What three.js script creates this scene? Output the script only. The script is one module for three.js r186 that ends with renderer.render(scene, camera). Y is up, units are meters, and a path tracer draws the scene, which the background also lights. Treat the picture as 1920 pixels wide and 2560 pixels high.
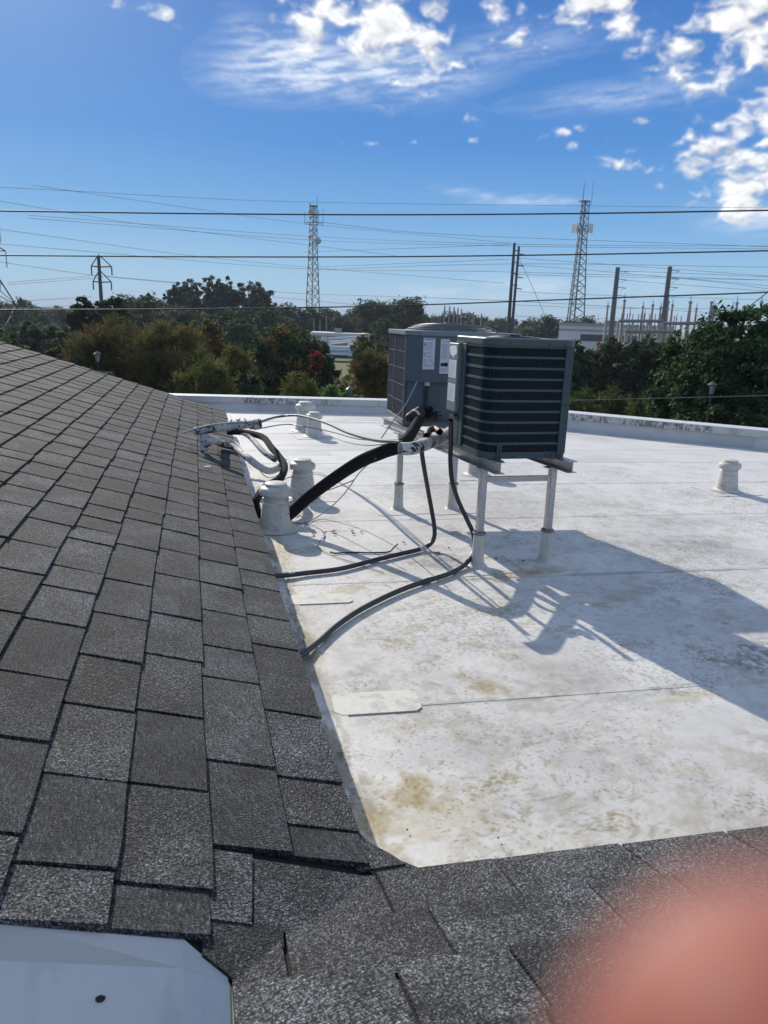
import * as THREE from 'three';
import { mergeGeometries } from 'three/addons/utils/BufferGeometryUtils.js';
import { RoundedBoxGeometry } from 'three/addons/geometries/RoundedBoxGeometry.js';
import { MarchingCubes } from 'three/addons/objects/MarchingCubes.js';

// ------------------------------------------------------------------ camera, sky, sun, exposure
const F = 1848, PITCH = 14.4 * Math.PI / 180, ROLL = 2.0 * Math.PI / 180, EYE = 1.75, GROUND = -4.2;
const scene = new THREE.Scene();
const camera = new THREE.PerspectiveCamera(2 * Math.atan(1280 / F) * 180 / Math.PI, 0.75, 0.002, 4000);
camera.position.set(0, EYE, 0);
camera.rotation.set(-PITCH, 0, ROLL, 'XYZ');
camera.focus = 4.6; camera.userData.fStop = 7.9;
const renderer = new THREE.WebGLRenderer({ antialias: true });
renderer.toneMapping = THREE.LinearToneMapping;
renderer.toneMappingExposure = 1.15;
renderer.shadowMap.enabled = true;

const SUN_AZ = -29.4 * Math.PI / 180, SUN_EL = 29.8 * Math.PI / 180;   // azimuth from straight ahead, left negative
const SUN = new THREE.Vector3(Math.sin(SUN_AZ) * Math.cos(SUN_EL), Math.sin(SUN_EL), -Math.cos(SUN_AZ) * Math.cos(SUN_EL));
const sun = new THREE.DirectionalLight(new THREE.Color(1.0, 0.925, 0.80), 4.1);
sun.name = 'sun';
sun.position.copy(SUN).multiplyScalar(60); sun.castShadow = true;
sun.shadow.mapSize.set(4096, 4096); sun.shadow.camera.left = -30; sun.shadow.camera.right = 30; sun.shadow.camera.top = 30; sun.shadow.camera.bottom = -30; sun.shadow.camera.far = 200;
scene.add(sun); sun.target.position.set(0, 0, -6); scene.add(sun.target);
sun.position.add(sun.target.position);

// seeded randomness and noise
function rng(seed) { let a = seed >>> 0; return () => { a = (a + 0x6D2B79F5) | 0; let t = Math.imul(a ^ (a >>> 15), 1 | a); t = (t + Math.imul(t ^ (t >>> 7), 61 | t)) ^ t; return ((t ^ (t >>> 14)) >>> 0) / 4294967296; }; }
const HASH = new Float32Array(65536); { const r = rng(77); for (let i = 0; i < 65536; i++) HASH[i] = r(); }
function vnoise(x, y) {
  const xi = Math.floor(x), yi = Math.floor(y); let fx = x - xi, fy = y - yi;
  fx = fx * fx * (3 - 2 * fx); fy = fy * fy * (3 - 2 * fy);
  const h = (i, j) => HASH[((i & 255) << 8 | (j & 255))];
  const a = h(xi, yi), b = h(xi + 1, yi), c = h(xi, yi + 1), d = h(xi + 1, yi + 1);
  return a + (b - a) * fx + (c - a) * fy + (a - b - c + d) * fx * fy;
}
function fbm(x, y, o = 5, g = 0.5) { let s = 0, a = 1, n = 0; for (let i = 0; i < o; i++) { s += a * vnoise(x + i * 17.3, y + i * 9.7); n += a; a *= g; x *= 2.03; y *= 2.03; } return s / n; }
const clamp = (x, a = 0, b = 1) => Math.min(b, Math.max(a, x));
const sstep = (a, b, x) => { const t = clamp((x - a) / (b - a)); return t * t * (3 - 2 * t); };
const mix = (a, b, t) => a + (b - a) * t;

// photo pixel (1920 x 2560) -> direction in the world
function ray(px, py) {
  const u = (px - 960) / F, v = -(py - 1280) / F, c = Math.cos(ROLL), s = Math.sin(ROLL);
  const uu = u * c - v * s, vv = u * s + v * c;
  return new THREE.Vector3(uu, vv * Math.cos(PITCH) - Math.sin(PITCH), -(vv * Math.sin(PITCH) + Math.cos(PITCH)));
}
const onY = (px, py, h = 0) => { const d = ray(px, py); return d.multiplyScalar((h - EYE) / d.y).add(camera.position); };
const atZ = (px, py, z) => { const d = ray(px, py); return d.multiplyScalar(z / d.z).add(camera.position); };
const atD = (px, py, D) => { const d = ray(px, py); return d.multiplyScalar(D / Math.hypot(d.x, d.z)).add(camera.position); };
const horizonY = (px) => 805.8 + (px - 976.6) * 0.0349;

function skyTexture() {
  const W = 4096, Hh = 2048, data = new Float32Array(W * Hh * 4);
  const stops = [[0, .42, .59, .71], [3, .31, .52, .71], [7, .165, .38, .68], [12, .080, .255, .61], [20, .052, .18, .51], [35, .135, .24, .44], [90, .135, .225, .385]];
  const air = (el) => { for (let i = 1; i < stops.length; i++) if (el <= stops[i][0]) { const a = stops[i - 1], b = stops[i], t = (el - a[0]) / (b[0] - a[0]); return [mix(a[1], b[1], t), mix(a[2], b[2], t), mix(a[3], b[3], t)]; } return [.135, .225, .385]; };
  // cloud fields: centre given as a photo direction, radii in degrees: [px, py, rx, ry, weight]
  const cums = [[830, 15, 3.2, 2.5, 1], [960, 80, 3.0, 2.6, 1.1], [900, 45, 3.5, 3, .8], [1090, 40, 1.7, 1.5, .9], [1080, 120, 1.6, 2.4, .9], [850, 105, 2.0, 1.2, .7], [1160, 160, 1.6, .8, .7], [1270, 118, 2.2, .9, .8], [1230, 22, 1.6, .8, .8], [775, 85, 1.0, .8, .6],
    [1500, 10, 3.4, 1.3, .9], [1530, 50, 3.0, 1.0, .85], [1590, 85, 1.2, .5, .5], [1640, 40, 1.2, .7, .5], [1810, 62, 2.6, 1.4, .95], [1900, 80, 3, 3.0, .95], [1820, 150, 3.4, 1.6, 1], [1760, 165, 1.7, .9, .8], [1700, 118, 1.4, .8, .6], [1905, 20, 2.4, 1.4, .9],
    [1890, 285, 2.4, 2.0, .9], [1910, 330, 2.6, 3, 1], [1850, 400, 3.6, 1.9, 1.05], [1890, 455, 3.6, 2.3, 1.1], [1780, 405, 2.4, .8, .8], [1740, 440, 1.2, .4, .4], [1570, 412, 1.9, .55, .75], [1640, 412, 1.3, .4, .5], [1575, 380, 1.1, .4, .6], [1520, 355, .8, .35, .5], [1460, 322, .8, .3, .6], [1600, 308, 1.0, .25, .6], [1450, 360, .7, .3, .5], [1410, 330, .6, .4, .5],
    [410, 20, 1.3, .7, .7], [280, 5, .9, .5, .6], [925, 361, .7, .25, .65], [1043, 354, .7, .25, .65], [1178, 292, .8, .5, .6], [858, 248, .7, .3, .45], [855, 357, .5, .2, .45], [678, 48, .8, .5, .5], [690, 100, .5, .4, .5], [780, 45, .9, .8, .5], [725, 108, .8, .6, .5], [1350, 340, .6, .3, .35], [1180, 352, .5, .25, .45], [1300, 20, 1, .5, .4], [1600, 130, .8, .4, .4]];
  const cirr = [[720, 155, 4.0, 1.6, .8, -.12], [800, 185, 4.6, 1.2, .95, 0], [960, 170, 5, 1.4, .75, 0], [660, 150, 2.0, 1.6, .55, .5], [1080, 195, 4, .8, .45, -.05], [1280, 120, 5, 1.0, .3, -.1], [1190, 487, 2.2, .28, .6, .12], [1310, 502, 3.2, .3, .5, 0], [1860, 545, 2.6, .8, .5, .1], [1560, 240, 6, .8, .28, -.06], [1330, 715, 4, .7, .3, 0], [1150, 738, 5, .6, .3, 0], [1600, 705, 4, .8, .25, 0], [760, 830, 3, .5, .2, 0]];
  const toAE = (px, py) => { const d = ray(px, py).normalize(); return [Math.atan2(d.x, -d.z) * 180 / Math.PI, Math.asin(d.y) * 180 / Math.PI]; };
  for (const b of cums) b.ae = toAE(b[0], b[1]);
  for (const b of cirr) b.ae = toAE(b[0], b[1]);
  for (let j = 0; j < Hh; j++) {
    const el = ((j + .5) / Hh - .5) * 180;
    const base = air(Math.max(0, el));
    for (let i = 0; i < W; i++) {
      const k = (j * W + i) * 4;
      if (el < -1) { data[k] = .30; data[k + 1] = .31; data[k + 2] = .30; data[k + 3] = 1; continue; }
      const phi = ((i + .5) / W - .5) * 2 * Math.PI, cx = Math.cos(phi), cz = Math.sin(phi);   // x, z
      let az = Math.atan2(cx, -cz) * 180 / Math.PI;
      const er = el * Math.PI / 180, ce = Math.cos(er), sy = Math.sin(er);
      const ca = ce * cx * SUN.x + sy * SUN.y + ce * cz * SUN.z, ang = Math.acos(clamp(ca, -1, 1)) * 180 / Math.PI;
      const glow = .15 * Math.exp(-ang / 13) + 1.4 * Math.exp(-ang / 4.5);
      let r = base[0] + glow * .9, g = base[1] + glow * .95, b = base[2] + glow * .75;
      if (el > 0 && el < 80) {
        const inside = Math.abs(az) < 34 && el < 23;
        const low = fbm(az * .045 + 40, el * .09 + 11, 3);
        let m = 0, c = 0;
        if (inside) {
          for (const q of cums) { const dx = (az - q.ae[0]) / q[2] / 1.05, dy = (el - q.ae[1]) / q[3] / 1.05, e = dx * dx + dy * dy; if (e < 4) m = Math.max(m, q[4] * .92 * Math.exp(-e * 1.1)); }
          for (const q of cirr) { const ddx = az - q.ae[0], ddy = el - q.ae[1] + ddx * q[5], dx = ddx / q[2], dy = ddy / q[3], e = dx * dx + dy * dy; if (e < 5) c = Math.max(c, q[4] * Math.exp(-e)); }
          const out = Math.max(sstep(29, 34, Math.abs(az)), sstep(20.5, 23, el)); m = Math.max(m, out * sstep(.5, .72, low)); c = Math.max(c, out * sstep(.45, .7, low) * .5);
        } else { m = sstep(.5, .72, low); c = sstep(.45, .7, low) * .5; }
        if (m > .03 || c > .03) {
          const wx = az + 1.6 * (fbm(az * .5 + 80, el * .8, 3) - .5), wy = el + 1.0 * (fbm(az * .5, el * .8 + 44, 3) - .5);
          const n1 = fbm(wx * .60 + 3, wy * 1.08 + 7, 7, .56), ns = fbm((wx - .5) * .60 + 3, (wy + .4) * 1.08 + 7, 5, .56);
          const f = m * .98 + (n1 - .5) * 2.1;
          const a1 = Math.pow(sstep(.36, 1.0, f), .9) * clamp(m * 5);
          const ci = fbm(az * .42 + el * .9 + 60, el * 3.4 - az * .5, 6, .62), ci2 = fbm(az * .16 + 5, el * .5 + 9, 3);
          const a2 = clamp(c * (.25 + .95 * sstep(.3, .72, ci)) * (.5 + ci2), 0, .8);
          const thick = sstep(.45, 1.15, f);
          const lum = clamp(mix(.72, .86, thick) + (n1 - ns) * .9, .55, .98);
          r = mix(r, .82, a2); g = mix(g, .88, a2); b = mix(b, .96, a2);
          r = mix(r, lum * .97, a1); g = mix(g, lum * .99, a1); b = mix(b, lum * 1.02, a1);
        }
      }
      data[k] = r; data[k + 1] = g; data[k + 2] = b; data[k + 3] = 1;
    }
  }
  const t = new THREE.DataTexture(data, W, Hh, THREE.RGBAFormat, THREE.FloatType);
  t.mapping = THREE.EquirectangularReflectionMapping; t.magFilter = THREE.LinearFilter; t.minFilter = THREE.LinearFilter; t.needsUpdate = true;
  return t;
}
const SKY = skyTexture();
scene.background = SKY; scene.environment = SKY;

// ------------------------------------------------------------------ helpers
const used = {};
function numbered(n) { if (!(n in used)) { used[n] = 0; return n; } used[n]++; return n + '_' + String(used[n]).padStart(3, '0'); }
function thing(name, label, category, pos = [0, 0, 0], turn = 0, group) {
  const o = new THREE.Group(); o.name = numbered(name); o.position.set(...pos); o.rotation.y = turn;
  o.userData = { label, category }; if (group) o.userData.group = group; scene.add(o); return o;
}
function part(name, geo, mat, parent, label) {
  const m = new THREE.Mesh(geo, mat); m.name = name; m.castShadow = m.receiveShadow = true; if (label) m.userData.label = label; parent.add(m); return m;
}
function single(name, geo, mat, label, category, group) { const m = part(numbered(name), geo, mat, scene, label); m.userData.category = category; if (group) m.userData.group = group; return m; }
function structure(name, geo, mat) { const m = part(numbered(name), geo, mat, scene); m.userData.kind = 'structure'; return m; }
function copyOf(src, label, pos, turn = 0, scale = 1) {
  const c = src.clone(); c.name = numbered(src.name.replace(/_\d{3}$/, '')); c.userData = { ...src.userData }; if (label) c.userData.label = label;
  if (pos) c.position.set(...pos); c.rotation.y = turn; if (Array.isArray(scale)) c.scale.set(...scale); else c.scale.setScalar(scale); scene.add(c); return c;
}
const join = (list) => { const l = list.map((g) => { g = g.index ? g.toNonIndexed() : g; for (const k of Object.keys(g.attributes)) if (!['position', 'normal', 'uv'].includes(k)) g.deleteAttribute(k); return g; }); return l.length > 1 ? mergeGeometries(l) : l[0]; };
const box = (x0, x1, y0, y1, z0, z1) => { const g = new THREE.BoxGeometry(x1 - x0, y1 - y0, z1 - z0); g.translate((x0 + x1) / 2, (y0 + y1) / 2, (z0 + z1) / 2); return g; };
function bar(a, b, r, seg = 6, r2 = r) { const d = b.clone().sub(a), g = new THREE.CylinderGeometry(r2, r, d.length(), seg, 1); g.applyQuaternion(new THREE.Quaternion().setFromUnitVectors(new THREE.Vector3(0, 1, 0), d.clone().normalize())); g.translate((a.x + b.x) / 2, (a.y + b.y) / 2, (a.z + b.z) / 2); return g; }
const V = (x, y, z) => new THREE.Vector3(x, y, z);
function tube(pts, r, seg = 8, n = 0, tension = .5) { return new THREE.TubeGeometry(new THREE.CatmullRomCurve3(pts, false, 'catmullrom', tension), n || pts.length * 8, r, seg, false); }
function cap(p, r) { const g = new THREE.SphereGeometry(r, 10, 8); g.translate(p.x, p.y, p.z); return g; }
function clip(poly, nx, ny, c) {            // keep nx*x + ny*y >= c
  const out = []; for (let i = 0; i < poly.length; i++) { const a = poly[i], b = poly[(i + 1) % poly.length], da = nx * a[0] + ny * a[1] - c, db = nx * b[0] + ny * b[1] - c; if (da >= 0) out.push(a); if ((da >= 0) !== (db >= 0)) { const t = da / (da - db); out.push([mix(a[0], b[0], t), mix(a[1], b[1], t)]); } } return out;
}
// a thin slab over a convex outline; top(p) and bottom(p) give world points
function slab(poly, top, bottom, uv) {
  const P = [], U = [], put = (v, q) => { P.push(v.x, v.y, v.z); U.push(...uv(q)); };
  let area = 0; for (let i = 0; i < poly.length; i++) { const a = poly[i], b = poly[(i + 1) % poly.length]; area += a[0] * b[1] - b[0] * a[1]; }
  for (let i = 1; i < poly.length - 1; i++) for (const k of [0, i, i + 1]) put(top(poly[k]), poly[k]);
  for (let i = 0; i < poly.length; i++) { const a = poly[i], b = poly[(i + 1) % poly.length], ta = top(a), tb = top(b), ba = bottom(a), bb = bottom(b); put(ta, a); put(ba, [a[0] + .02, a[1] + .015]); put(bb, [b[0] + .02, b[1] + .015]); put(ta, a); put(bb, [b[0] + .02, b[1] + .015]); put(tb, b); }
  const g = new THREE.BufferGeometry(); g.setAttribute('position', new THREE.Float32BufferAttribute(P, 3)); g.setAttribute('uv', new THREE.Float32BufferAttribute(U, 2)); g.computeVertexNormals();
  // make the top face point up
  const n = g.attributes.normal; if (n.getY(0) < 0) { for (let t = 0; t < P.length / 9; t++) { for (let c = 0; c < 3; c++) { const i = t * 9 + 3 + c, j = t * 9 + 6 + c; [P[i], P[j]] = [P[j], P[i]]; } for (let c = 0; c < 2; c++) { const i = t * 6 + 2 + c, j = t * 6 + 4 + c; [U[i], U[j]] = [U[j], U[i]]; } } g.setAttribute('position', new THREE.Float32BufferAttribute(P, 3)); g.setAttribute('uv', new THREE.Float32BufferAttribute(U, 2)); g.computeVertexNormals(); }
  return g;
}
function dataTex(w, h, fn, srgb = true, repeat = true) {
  const d = new Uint8Array(w * h * 4), o = [0, 0, 0, 255];
  for (let j = 0; j < h; j++) for (let i = 0; i < w; i++) { fn(i / w, j / h, o, i, j); const k = (j * w + i) * 4; d[k] = clamp(o[0], 0, 255); d[k + 1] = clamp(o[1], 0, 255); d[k + 2] = clamp(o[2], 0, 255); d[k + 3] = 255; }
  const t = new THREE.DataTexture(d, w, h, THREE.RGBAFormat); if (srgb) t.colorSpace = THREE.SRGBColorSpace; t.magFilter = THREE.LinearFilter; t.minFilter = THREE.LinearMipmapLinearFilter; t.generateMipmaps = true; if (repeat) t.wrapS = t.wrapT = THREE.RepeatWrapping; t.needsUpdate = true; return t;
}
const std = (rgb, rough = .8, metal = 0, extra = {}) => { const m = new THREE.MeshStandardMaterial({ roughness: rough, metalness: metal, side: THREE.DoubleSide, ...extra }); m.color.setRGB(...rgb); return m; };
const s2b = (x) => 255 * (x <= .0031308 ? 12.92 * x : 1.055 * Math.pow(x, 1 / 2.4) - .055);   // linear -> sRGB byte

// ------------------------------------------------------------------ roof frame
const O = V(0, 0, -2.07), dB = V(-.2464, 0, -.9692), eA = V(.9692, 0, -.2464);       // b runs back along the eave, a runs right
const roofP = (a, b, y = 0) => V(O.x + a * eA.x + b * dB.x, y, O.z + a * eA.z + b * dB.z);
const toAB = (p) => [(p.x - O.x) * eA.x + (p.z - O.z) * eA.z, (p.x - O.x) * dB.x + (p.z - O.z) * dB.z];
// the shingled slopes start at an eave that stands EAVE above the membrane; one course unit there is K metres
const TH = 18.4 * Math.PI / 180, C = Math.cos(TH), S = Math.sin(TH), EAVE = .32, LIFT = EAVE, K = 1 - EAVE / EYE, OS = V(-.018, 0, -2.07 * K + .004), bend = (u) => -.027 * (1 - Math.exp(-Math.max(u, 0) / 1.5));
const slopeP = (a, b, y) => V(OS.x + a * eA.x + b * dB.x, y, OS.z + a * eA.z + b * dB.z);
const leftP = (u, v, h = 0) => slopeP(-v * K * C + h * S + bend(u), u * K, LIFT + v * K * S + h * C);                // on the slope left of the flat roof
const nearP = (a, t, h = 0) => slopeP(a * K, -t * K * C + h * S - .05 - .028 * a, LIFT + t * K * S + h * C);                // on the slope rising towards the viewer

// ------------------------------------------------------------------ materials
const granules = (seed, lo, hi) => dataTex(1024, 1024, ((r) => (u, v, o, i, j) => {
  const fine = r(), n = vnoise(i * .20 + seed, j * .20), n2 = vnoise(i * .34 + 50 + seed, j * .34), n3 = vnoise(i * .8, j * .8 + seed), c = fbm(i * .006 + seed * 3, j * .006, 4, .6), big = sstep(.3, .7, vnoise(i * .0039 + seed, j * .0039));
  const q = sstep(.12, .95, .2 * fine + .30 * n + .36 * n2 + .24 * n3);
  let g = (lo + (hi - lo) * q * q * q * 1.15) * (.30 + 1.35 * c) * (.75 + .5 * big);
  if (n2 > .80 && n > .4) g += .27 * fine + .05; if (n3 > .92 && fine > .5) g += .16; if (n < .30) g *= .3;
  const tint = vnoise(i * .09 + 9, j * .09 + 80);
  g *= .9; o[0] = s2b(g * (.95 + .06 * tint)); o[1] = s2b(g * 1.0); o[2] = s2b(g * (1.10 - .07 * tint));
})(rng(seed)));
const granBump = dataTex(1024, 1024, (u, v, o, i, j) => { const n = vnoise(i * .20 + 5, j * .20) * .4 + vnoise(i * .34 + 55, j * .34) * .6; o[0] = o[1] = o[2] = 255 * n; }, false);
const GT = [granules(5, .010, .20), granules(6, .009, .17), granules(7, .010, .22)];
const shingleMats = []; for (const [k, c] of [[0, [.90, .93, .96]], [1, [.76, .78, .80]], [2, [.78, .80, .86]], [0, [.56, .58, .63]], [1, [.88, .90, .94]], [2, [.72, .71, .69]], [0, [.82, .83, .82]], [1, [.60, .62, .64]], [2, [1.0, 1.02, 1.05]]]) shingleMats.push(std(c, .88, 0, { map: GT[k], bumpMap: granBump, bumpScale: .004 }));
const underlay = std([.012, .012, .013], .95);
const TPO_A0 = -.6, TPO_B0 = -.5, TPO_S = 8.6;

// stains of the membrane: [a, b, radius_a, radius_b, turn, strength, kind]
const stains = [[.25, .36, .16, .13, .3, .95, 'tan'], [.30, .22, .3, .2, 0, .45, 'tan'], [.56, .35, .14, .055, .25, 1, 'tread'], [.62, .38, .1, .03, .5, .5, 'tan'], [.93, .06, .13, .05, .1, .9, 'tread'], [.23, 1.25, .09, .04, .2, .8, 'tread'], [.54, 1.70, .16, .05, -.7, .5, 'tan'], [1.07, 1.49, .16, .07, -.8, .8, 'tread'], [.83, 1.15, .2, .09, -.8, .85, 'tan'], [.63, 1.39, .14, .07, .6, .7, 'tread'], [.75, 1.9, .12, .06, .2, .6, 'tread'], [.36, 1.86, .1, .06, 1.0, .5, 'tread'], [1.35, 1.1, .25, .1, .2, .55, 'grey'], [1.62, .91, .35, .06, .1, .8, 'grey'], [1.75, .85, .25, .06, .1, .5, 'tan'], [2.5, 1.18, .5, .2, .3, .9, 'dark'], [2.8, 1.6, .7, .5, .2, .55, 'grey'], [2.1, 1.7, .5, .3, .5, .35, 'grey'], [1.29, 3.08, .2, .16, 0, 1, 'ring'], [.03, .64, .05, .12, 0, 1, 'dark'], [.02, 2.3, .05, .7, 0, .8, 'dark'], [.06, 1.9, .05, .4, 0, .6, 'tan'], [.08, 3.4, .12, .5, 0, .55, 'tan'], [.3, 3.5, .18, .12, .4, .5, 'tan'], [.04, .25, .06, .18, 0, .7, 'tan'], [1.6, 2.7, .3, .1, .2, .6, 'tan'], [2.0, 2.75, .2, .08, .2, .6, 'tan'], [2.3, 2.2, .3, .1, .4, .5, 'tan'], [1.3, 2.1, .25, .12, .3, .45, 'tan'], [1.0, 2.35, .2, .1, -.4, .45, 'tread'], [1.5, 1.75, .16, .07, -.5, .7, 'tread'], [1.9, 1.45, .15, .06, .3, .8, 'tread'], [2.2, 1.25, .14, .06, .5, .9, 'tread'], [3.75, 2.9, .35, .7, .5, .7, 'grey'], [3.6, 3.2, .8, .12, .1, .6, 'grey'], [2.9, 3.3, .9, .12, .1, .5, 'grey'], [3.3, 2.4, .5, .35, .4, .5, 'grey'], [2.0, .3, .18, .07, .4, .4, 'tread'], [1.35, .35, .15, .06, -.5, .45, 'tread'], [1.1, .65, .16, .07, .8, .4, 'tread'], [.75, .75, .15, .06, .4, .45, 'tread'], [.5, .62, .35, .16, .1, .5, 'grey'], [.45, 2.6, .16, .07, .5, .6, 'tan'], [.8, 2.9, .2, .08, .1, .4, 'tan'], [4.6, 2.6, .5, .5, 0, .45, 'grey'], [4.2, 3.9, .9, .2, .1, .4, 'grey'], [.35, 5.0, .2, .5, 0, .4, 'tan'], [.25, 6.2, .15, .5, 0, .5, 'dark'], [.3, 4.6, .2, .2, 0, .5, 'tan'], [1.8, 5.6, .6, .12, .1, .35, 'grey'], [3.0, 5.3, .9, .1, .05, .35, 'grey']];
const tpoTex = dataTex(2048, 2048, (u, v, o, i, j) => {
  const a = TPO_A0 + u * TPO_S, b = TPO_B0 + v * TPO_S;
  const broad = fbm(a * .9 + 4, b * .9 + 2, 4), mid = fbm(a * 5, b * 5, 4, .6), fine = fbm(a * 60, b * 60, 3, .6), wa = fbm(a * 4 + 7, b * 4, 2) - .5, wb = fbm(a * 4, b * 4 + 19, 2) - .5, tw = vnoise(a * 1.3 + 3, b * 1.3) * 6, cw = Math.cos(tw), sw = Math.sin(tw), xa = a + wa * .25, xb = b + wb * .25, scr = fbm((xa * .9 + xb * .43) * 20, (xb * .9 - xa * .43) * 46, 3, .6) * (vnoise(a * 2.1, b * 2.1) > .5 ? 1 : .94);
  let r = .665, g = .650, bl = .628;
  const sh = 1 - .16 * sstep(.42, .75, broad) - .13 * sstep(.42, .8, mid); r *= sh; g *= sh; bl *= sh * 1.005;
  const worn = sstep(.5, .7, fbm(a * 1.7 + 30, b * 1.7, 3)) * sstep(.5, .7, fine) * .30; r *= 1 - worn; g *= 1 - worn * 1.02; bl *= 1 - worn * 1.05;
  const scuff = sstep(.56, .78, scr) * sstep(.4, .7, fbm(a * 2.3, b * 2.3 + 60, 3)) * sstep(8, 4, b) * .30; r *= 1 - scuff * .9; g *= 1 - scuff; bl *= 1 - scuff * 1.2;
  // diffuse yellowing near the corner where dust collects
  const dust = sstep(.25, .75, fbm(a * 3 + 8, b * 3 + 70, 4, .6)) * sstep(.42, .62, fbm(a * 26, b * 26 + 20, 4, .65)) * sstep(4.2, .2, a + b * .8) * .46; r *= 1 - dust * .34; g *= 1 - dust * .45; bl *= 1 - dust * .68;
  const grime = sstep(.5, .68, fbm(a * 11 + 40, b * 11, 5, .66)) * sstep(.35, .6, fbm(a * 1.1 + 11, b * 1.1 + 5, 2)) * sstep(9, 3, b) * .30; r *= 1 - grime * .55; g *= 1 - grime * .62; bl *= 1 - grime * .78;
  const edge = sstep(.16, -.02, a) * sstep(.42, .62, fbm(a * 20, b * 5 + 3, 4, .6)) * .75; r *= 1 - edge * .6; g *= 1 - edge * .66; bl *= 1 - edge * .76;
  const speck = sstep(.79, .84, vnoise(a * 95, b * 95)) * sstep(.45, .62, fbm(a * 2.2 + 9, b * 2.2, 3)) * .5; r *= 1 - speck * .6; g *= 1 - speck * .66; bl *= 1 - speck * .75;
  for (const s of stains) {
    const dx = a - s[0], dy = b - s[1]; if (Math.abs(dx) > 2.2 * (s[2] + s[3]) || Math.abs(dy) > 2.2 * (s[2] + s[3])) continue;
    const ct = Math.cos(s[4]), st = Math.sin(s[4]), x = (dx * ct + dy * st) / s[2], y = (-dx * st + dy * ct) / s[3]; const e = Math.sqrt(x * x + y * y);
    if (e > 2) continue;
    const ragged = e + (mid - .5) * 1.6 + (fbm(a * 16, b * 16, 3) - .5) * .9; let w = sstep(1.15, .35, ragged) * s[5];
    if (s[6] === 'tan') { w *= .55 + .6 * fine; w *= .95; r *= 1 - w * .42; g *= 1 - w * .52; bl *= 1 - w * .78; }
    else if (s[6] === 'grey') { w *= .35 + .9 * fine; w *= .7; r *= 1 - w * .45; g *= 1 - w * .46; bl *= 1 - w * .43; }
    else if (s[6] === 'dark') { w *= sstep(.35, .65, fbm(a * 30, b * 30, 3)) * .8; r *= 1 - w * .72; g *= 1 - w * .75; bl *= 1 - w * .80; }
    else if (s[6] === 'tread') { const bars = sstep(.52, .66, fbm(x * 9 + s[0] * 20, y * 5 + s[1] * 13, 2)); w = sstep(1.15, .8, e + (mid - .5) * .5) * bars * s[5] * .8; r *= 1 - w * .36; g *= 1 - w * .44; bl *= 1 - w * .62; }
    else { const ring = sstep(.28, .05, Math.abs(ragged - .95)) * .5 + sstep(.75, .4, ragged) * .65 * sstep(.35, .5, mid); w = ring * s[5]; r *= 1 - w * .62; g *= 1 - w * .62; bl *= 1 - w * .60; }
  }
  // grime that gathered along each lap
  for (const k of [.98, 2.68, 4.3, 5.75, 7.07]) { const q = Math.abs(b - k + .05 * (a - 1) * .8); if (q < .05) { const w = sstep(.05, 0, q) * sstep(.5, .72, fbm(a * 3 + k * 9, b * 30, 4)) * .5; r *= 1 - w * .5; g *= 1 - w * .52; bl *= 1 - w * .55; } }
  o[0] = s2b(r); o[1] = s2b(g); o[2] = s2b(bl);
}, true, false);
const farTex = dataTex(1024, 1024, (u, v, o) => {
  const a = u * 8, b = v * 8, broad = fbm(a * .9 + 90, b * .9, 4), mid = fbm(a * 4 + 33, b * 6, 4, .6), str = fbm(a * 1.2, b * 9 + 12, 4);
  const k = .65 * (1 - .16 * sstep(.4, .8, broad)) * (1 - .10 * sstep(.5, .8, mid)) * (1 - .12 * sstep(.55, .8, str)); o[0] = s2b(k * 1.0); o[1] = s2b(k * .98); o[2] = s2b(k * .95);
});
const tpoBump = dataTex(512, 512, (u, v, o) => { const n = fbm(u * 16, v * 16, 2) * .5 + fbm(u * 64, v * 64, 3) * .5; o[0] = o[1] = o[2] = 255 * n; }, false);
tpoBump.repeat.set(6, 6);
const M = {};
M.tpo = std([1, 1, 1], .62, 0, { map: tpoTex, bumpMap: tpoBump, bumpScale: .0025 });
M.tpoFar = std([1, 1, 1], .62, 0, { map: farTex });
M.newPatch = std([.655, .64, .615], .6, 0, { map: dataTex(512, 512, (u, v, o) => { const n = fbm(u * 9, v * 9, 5, .6), f = fbm(u * 60, v * 60, 3); const k = 1 - .2 * sstep(.5, .75, n) - .16 * sstep(.5, .8, f) * n * 1.4; o[0] = s2b(k); o[1] = s2b(k * .985); o[2] = s2b(k * (.985 - .1 * n)); }) });
M.coping = std([.66, .66, .65], .45, 0, {});
M.fascia = std([.60, .60, .585], .6, 0, { map: dataTex(2048, 128, (u, v, o) => { const runs = fbm(u * 260, v * 1.1, 3, .6), big = sstep(.36, .52, fbm(u * 9, 3.3, 4)), sp = fbm(u * 200, v * 12, 3), low = fbm(u * 90, v * 3 + 9, 3); const w = sstep(.40, .62, runs * .7 + sp * .3) * big * (.5 + .5 * low); const k = 1 - .78 * w - .15 * sp; o[0] = s2b(k); o[1] = s2b(k); o[2] = s2b(k * .97); }) });
M.alu = std([.62, .63, .64], .42, .75, { map: dataTex(256, 256, (u, v, o) => { const n = fbm(u * 6, v * 50, 4), m = fbm(u * 9 + 40, v * 9, 4); const k = .78 + .3 * (n - .5) - .25 * sstep(.5, .75, m); o[0] = s2b(k); o[1] = s2b(k); o[2] = s2b(k * 1.01); }) });
M.galv = std([.55, .56, .57], .5, .7);
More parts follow.
